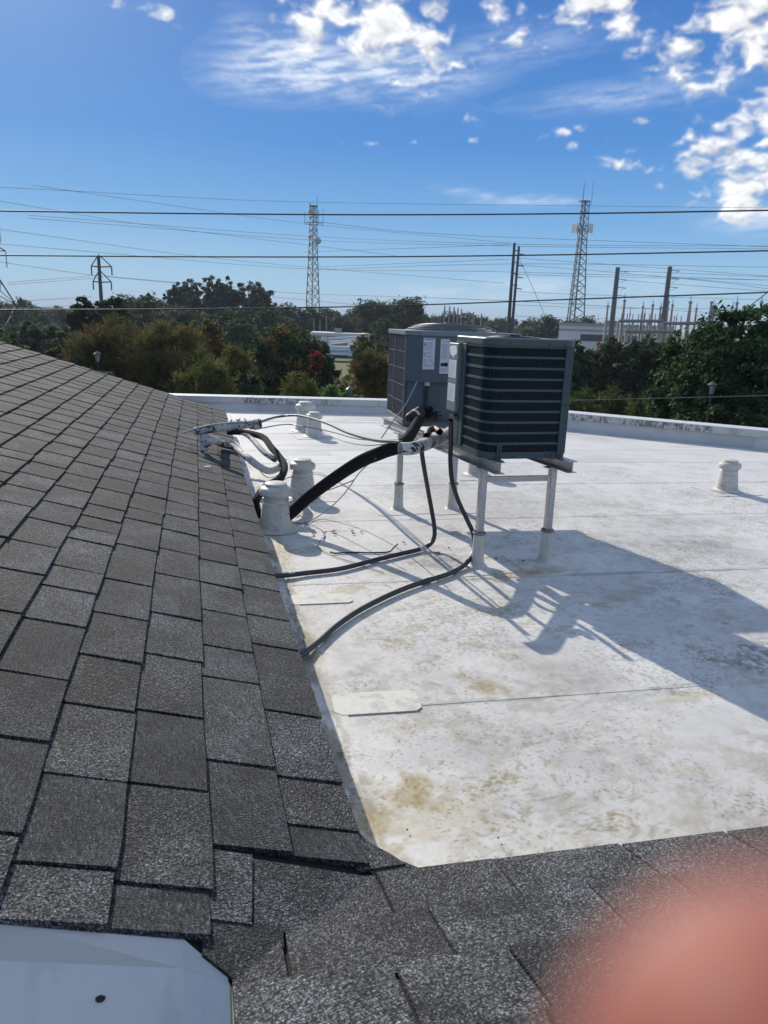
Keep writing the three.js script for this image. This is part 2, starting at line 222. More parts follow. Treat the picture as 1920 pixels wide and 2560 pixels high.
M.white = std([.58, .57, .545], .55, 0, { map: dataTex(512, 512, (u, v, o) => { const n = fbm(u * 5, v * 7, 5, .6), f = fbm(u * 40, v * 18, 4), k = 1 - .28 * sstep(.5, .78, n) - .16 * sstep(.5, .8, f); o[0] = s2b(k); o[1] = s2b(k * .99); o[2] = s2b(k * (.97 - .05 * n)); }) });
M.slate = std([.046, .076, .088], .55, .1);
M.slateLight = std([.044, .072, .082], .6, .05);
M.cover = std([.20, .23, .23], .45, .15);
M.capGrey = std([.22, .245, .26], .45, .15);
M.tanTop = std([.074, .096, .099], .36, .15);
M.fins = std([.017, .036, .047], .5, .2);
M.coil = std([.016, .032, .040], .8, .2);
M.greyPaint = std([.105, .128, .148], .5, .05);
M.greyDark = std([.15, .17, .19], .45, .1);
M.mesh = std([.16, .17, .19], .5, .4);
M.black = std([.012, .012, .014], .6);
M.rubber = std([.006, .006, .007], 1, 0, { bumpMap: dataTex(128, 128, (u, v, o) => { o[0] = o[1] = o[2] = 255 * fbm(u * 20, v * 20, 3); }, false), bumpScale: .003 });
M.conduit = std([.028, .031, .034], .4);
M.cable = std([.24, .25, .26], .5);
M.copper = std([.10, .05, .036], .55, .25);
M.tape = std([.5, .52, .52], .5, .1);
const peel = (amount, seed) => dataTex(512, 256, (u, v, o) => { const n = fbm(u * 26 + seed, v * 7, 5, .58), m = fbm(u * 7 + seed, v * 2.4, 3), f = fbm(u * 80, v * 24, 3); const black = n * .7 + m * .45 + (f - .5) * .12 > amount; const k = black ? .012 : .58 * (1 - .3 * sstep(.5, .8, f)) * (1 - .25 * sstep(.45, .7, m)); o[0] = s2b(k); o[1] = s2b(k * .995); o[2] = s2b(k * .96); });
M.peel = std([1, 1, 1], .7, 0, { map: peel(.695, 3) });
M.peelSleeve = std([1, 1, 1], .65, 0, { map: peel(.75, 9) });
M.peelHeavy = std([1, 1, 1], .75, 0, { map: peel(.645, 21) });

// ------------------------------------------------------------------ ground and far setting
const grassTex = dataTex(1024, 1024, (u, v, o) => { const n = fbm(u * 12, v * 12, 5, .6), m = fbm(u * 90, v * 90, 3), d = sstep(.52, .7, fbm(u * 5 + 3, v * 5, 4)); const r = mix(.055 + .05 * n, .15, d * .5) * (.6 + .8 * m), g = mix(.075 + .05 * n, .125, d * .5) * (.6 + .8 * m), b = mix(.02, .07, d * .5) * (.6 + .8 * m); o[0] = s2b(r); o[1] = s2b(g); o[2] = s2b(b); });
{
  const g = new THREE.PlaneGeometry(6000, 6000); g.rotateX(-Math.PI / 2); g.translate(0, GROUND, 0);
  const t = g.attributes.uv; for (let i = 0; i < t.count; i++) t.setXY(i, t.getX(i) * 300, t.getY(i) * 300);
  structure('ground', g, std([1, 1, 1], .95, 0, { map: grassTex }));
  const road = box(-120, 60, GROUND + .004, GROUND + .02, -151, -138); structure('road', road, std([.30, .30, .29], .9));
}

// ------------------------------------------------------------------ the building with its roofs
const building = thing('building', 'low building with white flat roof, grey shingled slopes and white parapet', 'building');
const par = [onY(560, 1026), onY(960, 1035), onY(1440, 1077), onY(1920, 1126)];
{
  // corner of the parapet: where its two straight runs meet
  const l0 = par[0], l1 = par[1], r0 = par[2], r1 = par[3], dl = l1.clone().sub(l0), dr = r1.clone().sub(r0);
  const det = dl.x * -dr.z + dl.z * dr.x, wx = r0.x - l0.x, wz = r0.z - l0.z, tt = (wx * -dr.z + wz * dr.x) / det;
  const corner = l0.clone().addScaledVector(dl, tt), farL = l0.clone().addScaledVector(dl, -2.2), farR = r0.clone().addScaledVector(dr, 1.75);
  const cA = toAB(corner), lA = toAB(farL), rA = toAB(farR);
  const half = (p, q) => { const nx = -(q[1] - p[1]), ny = q[0] - p[0]; const s = (nx * (1 - p[0]) + ny * (2 - p[1])) > 0 ? 1 : -1; return [nx * s, ny * s, s * (nx * p[0] + ny * p[1])]; };
  const hL = half(lA, cA), hR = half(cA, rA);
  const flat = new THREE.Group(); flat.name = 'flat_roof'; building.add(flat);
  const laps = [-.4, .98, 2.68, 4.3, 5.75, 7.07, 8.0, 9.6, 11.2, 14];
  const skew = -.045;
  for (let k = 0; k < laps.length - 1; k++) {
    let poly = [[-.4, laps[k] - skew * 1.4], [9.4, laps[k] + skew * 8.4], [9.4, laps[k + 1] + skew * 8.4 + .05], [-.4, laps[k + 1] - skew * 1.4 + .05]];
    if (k === 0) { poly[0][1] = -.4; poly[1][1] = -.4; }
    poly = clip(clip(poly, ...hL), ...hR); poly = clip(poly, -1, 0, -9.2); if (poly.length < 3) continue;
    const y = (p) => { const lo = laps[k] + skew * (p[0] - 1), hi = laps[k + 1] + skew * (p[0] - 1); return mix(.0026, .0004, clamp((p[1] - lo) / (hi - lo))); };
    part('membrane_sheet', slab(poly, (p) => roofP(p[0], p[1], y(p)), (p) => roofP(p[0], p[1], y(p) - .004), (p) => k < 5 ? [(p[0] - TPO_A0) / TPO_S, (p[1] - TPO_B0) / TPO_S] : [p[0] / 8 + k * .37, p[1] / 8 + k * .21]), k < 5 ? M.tpo : M.tpoFar, flat);
  }
  // flashing strip beside the left eave and stuck-on patches
  const pm = (p) => [(p[0] - TPO_A0) / TPO_S, (p[1] - TPO_B0) / TPO_S], pf = (p) => [p[0] / 8, p[1] / 8];
  const patch = (name, poly, h = .0068, mat) => { if (mat) return part(name, slab(poly, (p) => roofP(p[0], p[1], h), (p) => roofP(p[0], p[1], h - .0055), (p) => [p[0] * 1.3, p[1] * 1.3]), mat, flat); const near = poly.every((p) => p[1] < 8.1); return part(name, slab(poly, (p) => roofP(p[0], p[1], h), (p) => roofP(p[0], p[1], h - .0055), near ? pm : pf), near ? M.tpo : M.tpoFar, flat); };
  patch('flashing_strip', [[-.3, -.35], [.118, -.35], [.118, .7], [.1, 1.3], [.07, 2.3], [-.3, 2.3]], .0055);
  patch('flashing_strip', [[-.3, 2.3], [.07, 2.3], [.06, 4], [.06, 8], [-.3, 8]], .0055);
  patch('flashing_strip', [[-.3, 8], [.06, 8], [.06, 12.4], [-.3, 12.4]], .0055);
  const rrect = (a0, a1, b0, b1, t, c = .03) => { const ca = (a0 + a1) / 2, cb = (b0 + b1) / 2; return [[a0 + c, b0], [a1 - c, b0], [a1, b0 + c], [a1, b1 - c], [a1 - c, b1], [a0 + c, b1], [a0, b1 - c], [a0, b0 + c]].map(([a, b]) => { const x = a - ca, y = b - cb; return [ca + x * Math.cos(t) - y * Math.sin(t), cb + x * Math.sin(t) + y * Math.cos(t)]; }); };
  patch('membrane_patch', rrect(.06, .47, .965, 1.165, -.06), .0078, M.newPatch);
  patch('membrane_patch', rrect(.02, .42, 2.35, 2.52, -.04), .0078, M.newPatch);
  const legs = [onY(1192.6, 1414.6), onY(1361, 1405.7), onY(995, 1274), onY(1130, 1272)];
  for (const p of legs) { const [a, b] = toAB(p); patch('membrane_patch', rrect(a - .26, a + .26, b - .22, b + .24, .09), .0068); }
  for (const [px, py] of [[690, 1325], [756, 1242], [1815, 1228], [763, 1078], [785, 1092], [1192, 1190]]) { const [a, b] = toAB(onY(px, py)); patch('membrane_patch', rrect(Math.max(a - .3, .07), a + .3, b - .26, b + .26, .02), .0072); }
  // parapet: upstand, then coping pieces each with a stained face
  const runs = [[farL, corner, .27], [corner, farR, .31]];
  for (const [p, q, h] of runs) {
    const d = q.clone().sub(p), L = d.length(); d.normalize(); const out = V(d.z, 0, -d.x); if (out.dot(p.clone().add(q).multiplyScalar(.5).sub(roofP(2, 3))) < 0) out.negate();
    const along = (s, o, y) => p.clone().addScaledVector(d, s).addScaledVector(out, o).setY(y);
    const quadBox = (s0, s1, o0, o1, y0, y1, vs = 1) => { const pl = [[s0, o0], [s1, o0], [s1, o1], [s0, o1]]; return slab(pl, (c) => along(c[0], c[1], y1), (c) => along(c[0], c[1], y0), (c) => [c[0] / 6, c[1]]); };
    part('parapet_upstand', quadBox(0, L, 0, .3, -.05, h - .075), M.tpoFar, building);
    for (let s = 0, i = 0; s < L; s += 2.45, i++) {
      const e = Math.min(s + 2.44, L), c = part('coping_piece', quadBox(s, e, -.045, .33, h - .012, h), M.coping, building);
      // vertical face: uv runs along and down so that the dirt runs hang downward
      const g = new THREE.BufferGeometry(), A = along(s, -.04, h - .013), B = along(e, -.04, h - .013), Cc = along(e, -.04, h - .115), D = along(s, -.04, h - .115); const A2 = along(s, -.02, h - .013), D2 = along(s, -.02, h - .115), B2 = along(e, -.02, h - .013), C2 = along(e, -.02, h - .115);
      const P = [A, D, Cc, A, Cc, B, D, D2, C2, D, C2, Cc, A, A2, D2, A, D2, D, B, Cc, C2, B, C2, B2].flatMap((v) => [v.x, v.y, v.z]); const u0 = s / 9 + i * .013, u1 = e / 9 + i * .013;
      const U = [[u0, 1], [u0, 0], [u1, 0], [u0, 1], [u1, 0], [u1, 1]]; for (let k = 0; k < 18; k++) U.push([u0, .5]);
      g.setAttribute('position', new THREE.Float32BufferAttribute(P, 3)); g.setAttribute('uv', new THREE.Float32BufferAttribute(U.flat(), 2)); g.computeVertexNormals(); part('coping_face', g, M.fascia, c);
    }
  }
  // walls below
  const outline = [roofP(-5.2, -3.2), roofP(9.1, -3.2), farR.clone(), corner.clone(), farL.clone(), roofP(-5.2, 12.3)];
  const P = []; for (let i = 0; i < outline.length; i++) { const a = outline[i], b = outline[(i + 1) % outline.length]; for (const [v, y] of [[a, -.06], [a, GROUND], [b, GROUND], [a, -.06], [b, GROUND], [b, -.06]]) P.push(v.x, y, v.z); }
  const g = new THREE.BufferGeometry(); g.setAttribute('position', new THREE.Float32BufferAttribute(P, 3)); g.setAttribute('uv', new THREE.Float32BufferAttribute(new Float32Array(P.length / 3 * 2), 2)); g.computeVertexNormals();
  part('outer_wall', g, std([.5, .47, .42], .9), building);
}

// ------------------------------------------------------------------ shingles
const slopeL = new THREE.Group(); slopeL.name = 'shingle_slope'; slopeL.userData.label = 'grey shingled slope rising from the eave beside the pipes'; building.add(slopeL);
const slopeN = new THREE.Group(); slopeN.name = 'shingle_slope'; slopeN.userData.label = 'grey shingled slope rising along the near edge of the flat roof'; building.add(slopeN);
{
  const rand = rng(4242), EX = .2685, FAR_U = (v) => 12.42 - .17 * v, uvOf = (ox, oy) => (p) => [p[0] * K / .85 + ox, p[1] * K / .85 + oy];
  const VMAX = 5.1, PAN_U = -.372;
  // underlay sheets with the courses' own dark felt
  const sheet = (pts) => { const g = new THREE.BufferGeometry(); const P = []; for (let i = 1; i < pts.length - 1; i++) for (const v of [pts[0], pts[i], pts[i + 1]]) P.push(v.x, v.y, v.z); g.setAttribute('position', new THREE.Float32BufferAttribute(P, 3)); g.setAttribute('uv', new THREE.Float32BufferAttribute(new Float32Array(P.length / 3 * 2), 2)); g.computeVertexNormals(); return g; };
  part('underlay', sheet([leftP(0, 0, -.003), leftP(FAR_U(0) - .02, 0, -.003), leftP(FAR_U(VMAX) - .02, VMAX, -.003), leftP(PAN_U + .012, VMAX, -.003), leftP(PAN_U + .012, .6, -.003), leftP(-.465, .49, -.003)]), underlay, slopeL);
  part('valley_felt', sheet([leftP(.05, -.01, -.012), leftP(.05, .12, -.012), leftP(-.36, .56, -.012), leftP(-.465, .475, -.014), nearP(-.40, .62, -.012), nearP(.06, .05, -.012)]), underlay, slopeL);
  part('underlay', sheet([nearP(0, 0, -.003), nearP(7.5, 0, -.003), nearP(7.5, 3.2, -.003), nearP(-.44, 3.2, -.003), nearP(-.44, .5, -.003)]), underlay, slopeN);
  // the other side of the ridge and the end of the slope
  part('rear_slope', sheet([leftP(FAR_U(VMAX), VMAX, .006), leftP(-.37, VMAX, .006), leftP(-.37, VMAX, .006).add(V(-3.2 * eA.x, -1.1, -3.2 * eA.z)), leftP(FAR_U(VMAX), VMAX, .006).add(V(-3.2 * eA.x, -1.1, -3.2 * eA.z))]), shingleMats[0], building);
  part('rake_trim', sheet([leftP(FAR_U(0) + .004, 0, .004), leftP(FAR_U(VMAX) + .004, VMAX, .004), leftP(FAR_U(VMAX) + .004, VMAX, -.3), leftP(FAR_U(0) + .004, 0, -.02)]), M.coping, building);
  const L = [], N = [];
  const lay = (poly, P, v0, lift, skewA, list) => {
    if (poly.length < 3) return;
    const ox = rand(), oy = rand(), u0 = Math.min(...poly.map((p) => p[0])), u1 = Math.max(...poly.map((p) => p[0])), tilt = list === N ? 0 : .0045, top = (p) => P(p[0], p[1], mix(.017 + lift, .006, clamp((p[1] - v0) / (EX + .02))) + tilt * (1 - (p[0] - u0) / (u1 - u0 + 1e-6))), bot = (p) => P(p[0], p[1], mix(.003, -.0025, clamp((p[1] - v0) / (EX + .02))));
    const c = poly.reduce((s, p) => [s[0] + p[0] / poly.length, s[1] + p[1] / poly.length], [0, 0]), w = P(c[0], c[1]); const g = slab(poly, top, bot, uvOf(ox, oy));
    list.push({ g, m: shingleMats[Math.floor(rand() * shingleMats.length)], d: w.distanceTo(camera.position), vis: w.z < -.75 });
  };
  const widths = () => { const r = rand(); return r < .16 ? .26 + rand() * .1 : r < .9 ? .40 + rand() * .12 : .56 + rand() * .14; };
  for (let k = 0, v0 = -.012; v0 < VMAX; k++, v0 += EX) {
    const v1 = v0 + EX + .012; let u = -.6 - rand() * .4;
    while (u < 12.7) {
      const w = widths(), gap = .007 + rand() * .005, s0 = (rand() - .5) * .012, s1 = (rand() - .5) * .012, drop = (rand() - .5) * .012;
      let poly = [[u + s0, v0 + drop], [u + w * .33, v0 + drop + (rand() - .5) * .006], [u + w - gap + s1, v0 + drop + (rand() - .5) * .008], [u + w - gap, v1], [u, v1]];
      poly = clip(poly, -1, -.17, -12.42);
      if (v0 < .5) poly = clip(poly, 1, 0, .002);
      else poly = clip(poly, 1, 0, PAN_U + (rand() - .5) * .012);
      lay(poly, leftP, v0, rand() * .005, 0, L);
      // now and then a second, thin layer shows beside the joint
      if (rand() < .16 && v0 > .5) { const p2 = clip(clip([[u + w * .72, v0 + .004], [u + w * .72 + .012, v0 + .002], [u + w * .72 + .012, v1 - .01], [u + w * .72, v1 - .01]], -1, -.17, -12.42), 1, 0, PAN_U); }
      u += w;
    }
  }
  // near slope; shingles run on across the valley and lie on the left slope
  const n = Math.hypot(C, 1), cross = (a, t) => { const w = -(a + C * t) / n, s = (-C * a + t) / n; if (w <= 0) return null; return [s * -C / n + w / n, s / n + w * C / n]; };
  const nearFold = (a, t, h) => nearP(a, t, h);
  for (let k = 0, t0 = -.012; t0 < 2.3; k++, t0 += EX) {
    const t1 = t0 + EX + .012; let a = -1.1 - rand() * .4;
    while (a < 6.5) {
      const w = widths(), gap = .007 + rand() * .005, s0 = (rand() - .5) * .014, s1 = (rand() - .5) * .014, drop = (rand() - .5) * .01, lift = rand() * .005;
      const poly = [[a + s0, t0 + drop], [a + w - gap + s1, t0 + drop + (rand() - .5) * .008], [a + w - gap, t1], [a, t1]];
      let right = clip(poly, 1, C, -.03); right = clip(right, 1, 0, -.447); 
      lay(right, nearP, t0, lift, 0, N);
      let left = clip(poly, -1, -C, 0).map((p) => cross(p[0] - 1e-6, p[1]) || [0, 0]);
      if (left.length >= 3) {
        left = clip(clip(clip(left, -1, 0, -.062), 0, -1, -.548), 1.13, -1, -.9496);
        if (k < 3 && left.length >= 3) { const P = (u, v, h) => leftP(u - .061, v, h * .8 + .0015 * (2 - k)); const vv0 = Math.min(...left.map((p) => p[1])); lay(left, P, vv0, 0, 0, N); }
      }
      a += w;
    }
  }
  // shingle pieces trimmed round the corner of the flat roof
  const flatP = (a, b, h) => slopeP(a * K, b * K, LIFT + h);
  lay([[-.03, -.012], [.135, -.012], [.10, .045], [.05, .105], [.015, .185], [-.03, .19]], (a, b, h) => flatP(a, b, h * .6), 0, 0, 0, N);
  lay([[.05, -.13], [.26, -.13], [.20, -.055], [.12, .02], [.02, .03]], (a, b, h) => flatP(a, b, h * .5 - .001), -.13, 0, 0, N);
  // membrane turned up below the eaves
  const wallUp = (p, q) => sheet([p.clone().setY(-.02), q.clone().setY(-.02), q, p]);
  part('eave_upstand', wallUp(leftP(.19, .03, -.006), leftP(FAR_U(0), .03, -.006)), M.tpoFar, building); part('eave_upstand', wallUp(nearP(.13, .03, -.006), nearP(7.5, .03, -.006)), M.tpoFar, building); part('eave_upstand', wallUp(leftP(.19, .03, -.006), nearP(.13, .03, -.006)), M.tpoFar, building);
  const emit = (list, parent, keep) => {
    list.sort((p, q) => (q.vis - p.vis) || (p.d - q.d)); list.slice(0, keep).forEach((t) => part('shingle', t.g, t.m, parent));
    const rest = list.slice(keep); if (!rest.length) return;
    const byMat = new Map(); for (const t of rest) { if (!byMat.has(t.m)) byMat.set(t.m, []); byMat.get(t.m).push(t.g); }
    const geos = [], mats = []; for (const [m, gs] of byMat) { geos.push(mergeGeometries(gs)); mats.push(m); }
    const s = part('far_shingles', mergeGeometries(geos, true), mats, parent); s.userData.kind = 'stuff';
  };
  emit(L, slopeL, 300); emit(N, slopeN, 260);
  console.log('shingles', L.length, N.length);
  // metal closing panel at the near end of the left slope: upstand strip and dirty lower panel, both facing the viewer
  const panel = new THREE.Group(); panel.name = 'end_panel'; panel.userData.label = 'dirty grey-white metal end panel below the shingles'; building.add(panel);
  const top = [leftP(PAN_U + .008, 3.0, .001), leftP(PAN_U + .008, 1.06, .001), leftP(PAN_U + .008, .597, .001), leftP(-.470, .484, .001)];
  const low = [leftP(PAN_U - .004, 3.0).setY(leftP(0, 3.0).y - .26), leftP(PAN_U - .006, 1.06).setY(leftP(0, 1.06).y - .088), leftP(PAN_U - .03, .597).setY(leftP(0, .597).y - .046), leftP(-.482, .478).setY(leftP(0, .478).y - .014)];
  part('upstand_strip', mergeGeometries([0, 1, 2].map((i) => sheet([top[i], low[i], low[i + 1], top[i + 1]]))), std([.60, .60, .60], .5), panel);
  const down = (p, s) => p.clone().addScaledVector(dB, -s).add(V(0, -s * 1.7, 0));
  const dirty = dataTex(512, 512, (u, v, o) => { const n = fbm(u * 7, v * 7, 5, .6), f = fbm(u * 50, v * 50, 3), e = sstep(.55, .7, fbm(u * 18, v * 18 + 5, 4, .6)); const k = 1 - .10 * sstep(.5, .8, n) * f - .12 * e * n; o[0] = s2b(k * .98); o[1] = s2b(k); o[2] = s2b(k * 1.02); });
  const quads = []; for (let i = 0; i < 3; i++) quads.push([low[i], low[i + 1]]);
  const pg = []; for (const [a, b] of quads) { const g = sheet([a.clone().add(V(0, .001, 0)), b.clone().add(V(0, .001, 0)), down(b, .9), down(a, .9)]); const uv = g.attributes.uv, ps = g.attributes.position; for (let i = 0; i < ps.count; i++) { const [aa, bb] = toAB(V(ps.getX(i), 0, ps.getZ(i))); uv.setXY(i, aa * 1.1, bb * 1.1); } pg.push(g); }
  part('lower_panel', mergeGeometries(pg), std([.66, .66, .66], .55, 0, { map: dirty }), panel);
  part('side_flashing', sheet([nearP(-.4495, .5, .010), nearP(-.4495, 3.2, .010), nearP(-.4495, 3.2, -1.6), nearP(-.4495, .5, -.6)]), std([.62, .63, .65], .45), panel);
  const sp = low[1].clone().lerp(low[2], .55); const q = down(sp, .032); const sg = new THREE.SphereGeometry(.0085, 12, 8); sg.scale(1.2, .6, 1); sg.translate(q.x, q.y + .004, q.z); part('screw_head', sg, M.black, panel);
}

// ------------------------------------------------------------------ roof vents
{
  const prof = [[0.20, 0], [.165, .006], [.142, .03], [.132, .08], [.118, .20], [.108, .245], [.106, .25], [.110, .252], [.110, .268], [.103, .27], [.101, .285], [.118, .29], [.134, .30], [.139, .32], [.138, .345], [.128, .362], [.108, .37], [.094, .374], [.092, .379], [.094, .392], [.090, .401], [.05, .408], [0, .41]];
  const vent = (label, px, py, s, turn, flutes) => {
    const p = onY(px, py), t = thing('roof_vent', label, 'vent', [p.x, .0, p.z], turn, 'white roof vents on the flat roof');
    const lath = (a, b) => new THREE.LatheGeometry(prof.slice(a, b).map(([r, y]) => new THREE.Vector2(r * s, y * s + .012)), 40);
    const skirt = lath(0, 6); const q = skirt.attributes.position; for (let i = 0; i < q.count; i++) { const x = q.getX(i), z = q.getZ(i), y = q.getY(i), an = Math.atan2(z, x), k = 1 + flutes * Math.pow(.5 + .5 * Math.cos(an * 9), 3) * sstep(.02, .08, y) * sstep(.25 * s, .2 * s, y); q.setXYZ(i, x * k, y, z * k); } skirt.computeVertexNormals();
    part('skirt', skirt, M.white, t); part('clamp_ring', lath(5, 10), M.galv, t); part('cap', lath(9, 17), M.white, t); part('lid', lath(16, 23), M.white, t);
  };
  vent('large white roof vent with fluted skirt beside the shingle eave and black hose', 690, 1325, 1.0, .3, .035);
  vent('white roof vent behind the black hose, next to the vent with fluted skirt', 756, 1242, .94, .9, .01);
  vent('white roof vent standing alone by the right parapet', 1815, 1228, .88, 1.3, 0);
  vent('wider white roof vent of the far pair under the thin hose', 763, 1078, 1.15, 2, 0);
  vent('narrower white roof vent of the far pair under the thin hose', 785, 1092, .92, .5, .02);
  vent('white roof vent standing behind the aluminium legs', 1192, 1188, .88, 2.2, 0);
}

// ------------------------------------------------------------------ equipment stand
const legXZ = [onY(1192.6, 1414.6), onY(1361, 1405.7), onY(995, 1274), onY(1130, 1272)];
const BEAM_TOP = .835;
{
  const t = thing('equipment_stand', 'aluminium stand of four legs and two long beams under the condensing units', 'stand');
  legXZ.forEach((p, i) => {
    const y1 = BEAM_TOP - .092, g = new RoundedBoxGeometry(.052, y1 - .25, .052, 2, .006); g.rotateY(.29); g.translate(p.x, (y1 + .25) / 2, p.z); const leg = part('leg', g, M.alu, t);
    const boot = new THREE.LatheGeometry([[.075, .0052], [.06, .012], [.052, .03], [.047, .06], [.042, .255], [.040, .262]].map((v) => new THREE.Vector2(...v)), 24); boot.translate(p.x, .0015, p.z); part('membrane_boot', boot, M.white, leg);
    const ring = new THREE.TorusGeometry(.043, .007, 8, 24); ring.rotateX(Math.PI / 2); ring.scale(1, 1.6, 1); ring.translate(p.x, .258, p.z); part('clamp', ring, std([.22, .22, .21], .6, .4), leg);
    const plate = new THREE.BoxGeometry(.13, .006, .07); plate.rotateY(.34); plate.translate(p.x, y1 + .003, p.z); part('top_plate', plate, M.alu, leg);
  });
  const dir = V(-.337, 0, -.9415), prof = new THREE.Shape(); const hw = .036, h = .084, w = .0045, f = .005;
  prof.moveTo(-hw, 0); prof.lineTo(hw, 0); prof.lineTo(hw, f); prof.lineTo(w, f); prof.lineTo(w, h - f); prof.lineTo(hw, h - f); prof.lineTo(hw, h); prof.lineTo(-hw, h); prof.lineTo(-hw, h - f); prof.lineTo(-w, h - f); prof.lineTo(-w, f); prof.lineTo(-hw, f); prof.closePath();
  for (const [i, len, back] of [[0, 2.46, .25], [1, 2.46, .25]]) {
    const g = new THREE.ExtrudeGeometry(prof, { depth: len, bevelEnabled: false }); // extrudes along +z of the group
    const b = part('beam', g, M.alu, t); const s = legXZ[i].clone().addScaledVector(dir, len - back); b.position.set(s.x, BEAM_TOP - .0845, s.z); b.rotation.y = Math.atan2(-dir.x, -dir.z);
  }
  const cross = (a, b, y) => { const A = a.clone().setY(y), B = b.clone().setY(y), d = B.clone().sub(A), L = d.length() - .05, g = new THREE.BoxGeometry(L, .042, .02); g.rotateY(-Math.atan2(d.z, d.x)); const m = A.add(B).multiplyScalar(.5); g.translate(m.x, y, m.z + .018); const c = part('cross_bar', g, M.alu, t); const bolt = new THREE.CylinderGeometry(.009, .009, .01, 10); bolt.rotateX(Math.PI / 2); bolt.translate(b.x - .045, y, b.z + .045); part('bolt', bolt, M.galv, c); };
  cross(legXZ[0], legXZ[1], .668); cross(legXZ[2], legXZ[3], .668);
}

// ------------------------------------------------------------------ condensing units
function roundedLoop(hx, hz, r, n = 6) { const p = []; const cs = [[hx - r, hz - r, 0], [-hx + r, hz - r, 1], [-hx + r, -hz + r, 2], [hx - r, -hz + r, 3]]; for (const [x, z, q] of cs) for (let i = 0; i <= n; i++) { const a = (q + i / n) * Math.PI / 2; p.push([x + r * Math.cos(a), z + r * Math.sin(a)]); } return p; }
function loopShape(pts) { const s = new THREE.Shape(); pts.forEach(([x, z], i) => i ? s.lineTo(x, z) : s.moveTo(x, z)); s.closePath(); return s; }
function plate(hx, hz, r, y0, y1, bevel = 0, hole = 0) { const s = loopShape(roundedLoop(hx - bevel, hz - bevel, r, 8)); if (hole) { const h = new THREE.Path(); h.absarc(0, 0, hole, 0, Math.PI * 2, true); s.holes.push(h); } const g = new THREE.ExtrudeGeometry(s, { depth: y1 - y0 - 2 * bevel, bevelEnabled: bevel > 0, bevelSize: bevel, bevelThickness: bevel, bevelSegments: 3, curveSegments: 40 }); g.rotateX(Math.PI / 2); g.translate(0, y1 - bevel, 0); return g; }
function ringBand(hx, hz, r, th, y0, y1, from = null) { const o = roundedLoop(hx, hz, r), i = roundedLoop(hx - th, hz - th, Math.max(.005, r - th)); const s = loopShape(o); const h = new THREE.Path(); i.slice().reverse().forEach(([x, z], k) => k ? h.lineTo(x, z) : h.moveTo(x, z)); h.closePath(); s.holes.push(h); const g = new THREE.ExtrudeGeometry(s, { depth: y1 - y0, bevelEnabled: false }); g.rotateX(Math.PI / 2); g.translate(0, y1, 0); return g; }
function labelTex(w, h, rows, accents, seed, dark) {
  const c = document.createElement('canvas'); c.width = w; c.height = h; const x = c.getContext('2d'), r = rng(seed);
  x.fillStyle = '#e4e6ea'; x.fillRect(0, 0, w, h);
  for (const [a, b, n] of rows) { const st = (b - a) / n; for (let i = 0; i < n; i++) { const y = h * (a + i * st) + 1; x.fillStyle = 'rgb(' + [120, 124, 132].map((q) => Math.round(q + r() * 50)).join(',') + ')'; let cx = w * .08; const end = w * (.7 + r() * .22); while (cx < end) { const l = w * (.03 + r() * .09); x.fillRect(cx, y, Math.min(l, end - cx), Math.max(1, h * st * .42)); cx += l + w * .018; } } }
  for (const [a, b, u, v, col] of accents) { x.fillStyle = col; x.fillRect(w * a, h * b, w * (u - a), h * (v - b)); }
  const t = new THREE.CanvasTexture(c); t.colorSpace = THREE.SRGBColorSpace; t.magFilter = THREE.LinearFilter; return t;
}
function grille(parent, R, y, rise, nr, spokes, mat) {
  const list = []; for (let i = 0; i < nr; i++) { const f = (i + 1) / nr, r = R * (.16 + .84 * f), yy = y + rise * (1 - Math.pow(f, 4)); const g = new THREE.TorusGeometry(r, .0042, 6, 56); g.rotateX(Math.PI / 2); g.translate(0, yy, 0); list.push(g); }
  const g = part('fan_grille', join(list), mat, parent);
  for (let k = 0; k < spokes; k++) { const a = k / spokes * Math.PI * 2 + .3, pts = []; for (let i = 0; i <= 6; i++) { const f = i / 6, r = R * (.12 + .88 * f); pts.push(V(r * Math.cos(a), y + rise * (1 - Math.pow((f * .84 + .16), 4)) - .006, r * Math.sin(a))); } part('spoke', tube(pts, .005, 6, 12), mat, g); }
  part('motor_cover', (() => { const q = new THREE.CylinderGeometry(R * .17, R * .19, .03, 24); q.translate(0, y + rise, 0); return q; })(), mat, g);
}
function fan(parent, R, y) {
  const f = part('fan_motor', (() => { const q = new THREE.CylinderGeometry(.07, .07, .16, 20); q.translate(0, y - .02, 0); return q; })(), M.greyDark, parent);
  for (let k = 0; k < 3; k++) { const s = new THREE.Shape(); s.moveTo(.06, -.05); s.quadraticCurveTo(R * .6, -.14, R, -.12); s.quadraticCurveTo(R * 1.02, .05, R * .9, .12); s.quadraticCurveTo(R * .5, .1, .06, .05); s.closePath(); const g = new THREE.ExtrudeGeometry(s, { depth: .003, bevelEnabled: false }); g.rotateX(-Math.PI / 2 + .3); g.rotateY(k * Math.PI * 2 / 3); g.translate(0, y - .06, 0); part('fan_blade', g, M.greyDark, f); }
}
